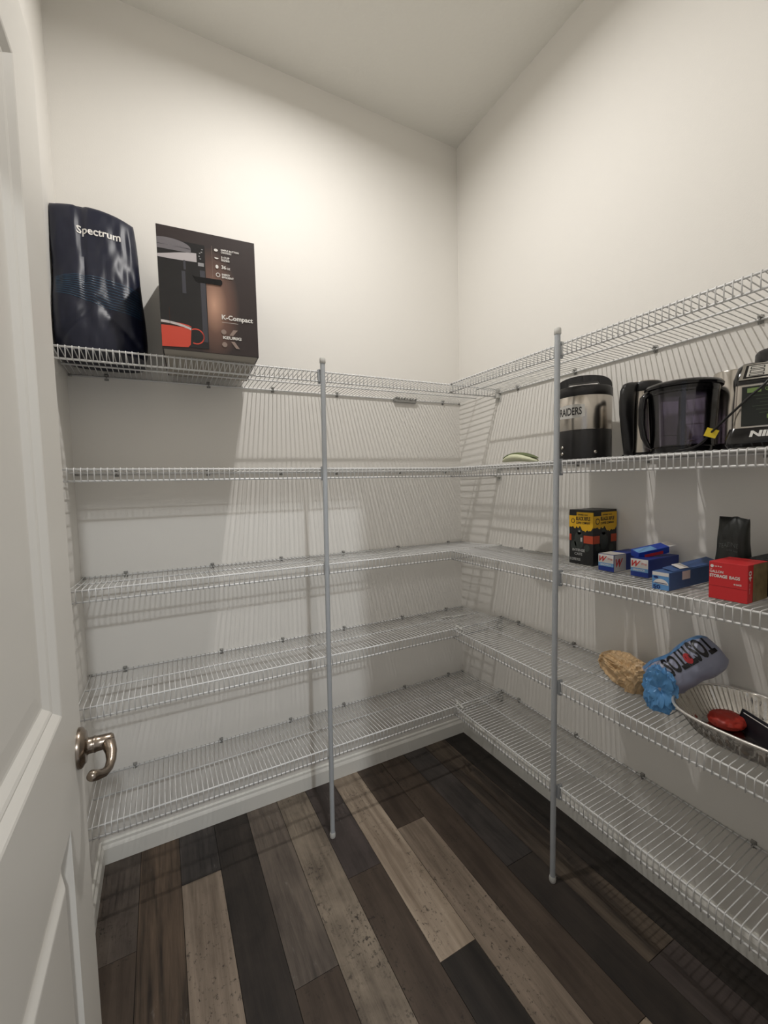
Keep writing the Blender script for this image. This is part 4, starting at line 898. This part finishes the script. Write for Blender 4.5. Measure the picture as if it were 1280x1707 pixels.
# ---- foil roasting pan with its contents
zc = ez(-0.14, -1.32); RH = 0.058; PC = Vector((-0.142, -1.325, zc))
def se(a, ax_, ay_, n=3.0):
    ca, sa = math.cos(a), math.sin(a); return ax_ * math.copysign(abs(ca) ** (2 / n), ca), ay_ * math.copysign(abs(sa) ** (2 / n), sa)
FOIL = mat('crinkled_foil', (198, 194, 188), 0.20, 1.0, vary=0.05, bump=(45, 0.5, 0.004))
pan = thing('foil_pan', PC, 'oval aluminium foil roasting pan with fluted sides, holding packets', 'pan')
N = 260; rows = [(0.0, 0.74, 0), (0.002, 0.76, 0), (0.010, 0.80, 1), (0.045, 0.93, 1), (RH - 0.002, 0.965, 0.3), (RH, 0.97, 0), (RH, 1.0, 0), (RH - 0.003, 1.005, 0), (RH - 0.004, 0.995, 0)]
vs = []
for z, k, fl in rows:
    for q in range(N):
        a = 2 * math.pi * q / N; x, y = se(a, 0.122 * k, 0.185 * k)
        d = 0.0026 * fl * math.sin(q * 2 * math.pi / 4.0 + math.pi / 4) + 0.0012 * fl * noise.noise(Vector((q * 0.3, z * 50, 0)))
        nrm = Vector((x, y, 0)).normalized(); vs.append(PC + Vector((x, y, z + 0.064 * x + 0.001)) + nrm * d)
MB().add(vs, [(j * N + k, j * N + (k + 1) % N, (j + 1) * N + (k + 1) % N, (j + 1) * N + k) for j in range(len(rows) - 1) for k in range(N)] + [tuple(range(N))[::-1]], True).build('pan_body', FOIL, pan, origin=PC)
vs = []; rim = []
for q in range(96):
    a = 2 * math.pi * q / 96; x, y = se(a, 0.122, 0.185); rim.append(PC + Vector((x, y, RH + 0.064 * x + 0.0006 * noise.noise(Vector((q * .7, 0, 0))))))
MB().tube(rim, 0.0036, 8, closed=True).build('rolled_rim', mat('rim_foil', (232, 228, 222), 0.42, 0.75, bump=(160, 0.6, 0.002)), pan, origin=PC)
# red packet
bm = bmesh.new(); bmesh.ops.create_icosphere(bm, subdivisions=4, radius=1)
RC = Vector((-0.130, -1.240, zc + 0.0055))
for v in bm.verts:
    p = v.co; f = 1 + 0.25 * (0.5 - abs(noise.noise(p * 3 + Vector((1, 1, 5))))); v.co = RC + Vector((p.x * 0.042 * f, p.y * 0.036 * f, 0.013 + max(-0.013, p.z * 0.017 * f)))
bm.verts.index_update()
o = MB().add([v.co.copy() for v in bm.verts], [[v.index for v in f.verts] for f in bm.faces], True).build('red_packet', mat('dull_red_film', (178, 52, 38), 0.45, vary=0.2, vscale=30), None, origin=RC); bm.free()
o['label'] = 'soft red packet lying in the foil pan'; o['category'] = 'packet'
u4 = Vector((-0.036, -0.067, 0)).normalized(); v4 = Vector((0.020, 0.0, 0.045)); v4 = (v4 - u4 * v4.dot(u4)).normalized()
M4 = Matrix((u4, v4, u4.cross(v4))).transposed().to_4x4(); M4.translation = Vector((-0.092, -1.254, 0.7365)) + u4 * 0.070 - v4 * 0.024
r = thing('black_booklet', M4.translation, 'black folder with a white edge line, leaning in the foil pan', 'folder')
MB().bbox((-0.064, -0.029, -0.004), (0.064, 0.027, 0.004), 0.0015, M4).build('cover', mat('black_card', (18, 18, 26), 0.4), r, origin=M4.translation)
MB().box((-0.055, 0.0185, 0.0036 if u4.cross(v4).x < 0 else -0.0046), (0.060, 0.0205, 0.0046 if u4.cross(v4).x < 0 else -0.0036), M4).build('white_edge', WHITE, r, origin=M4.translation)
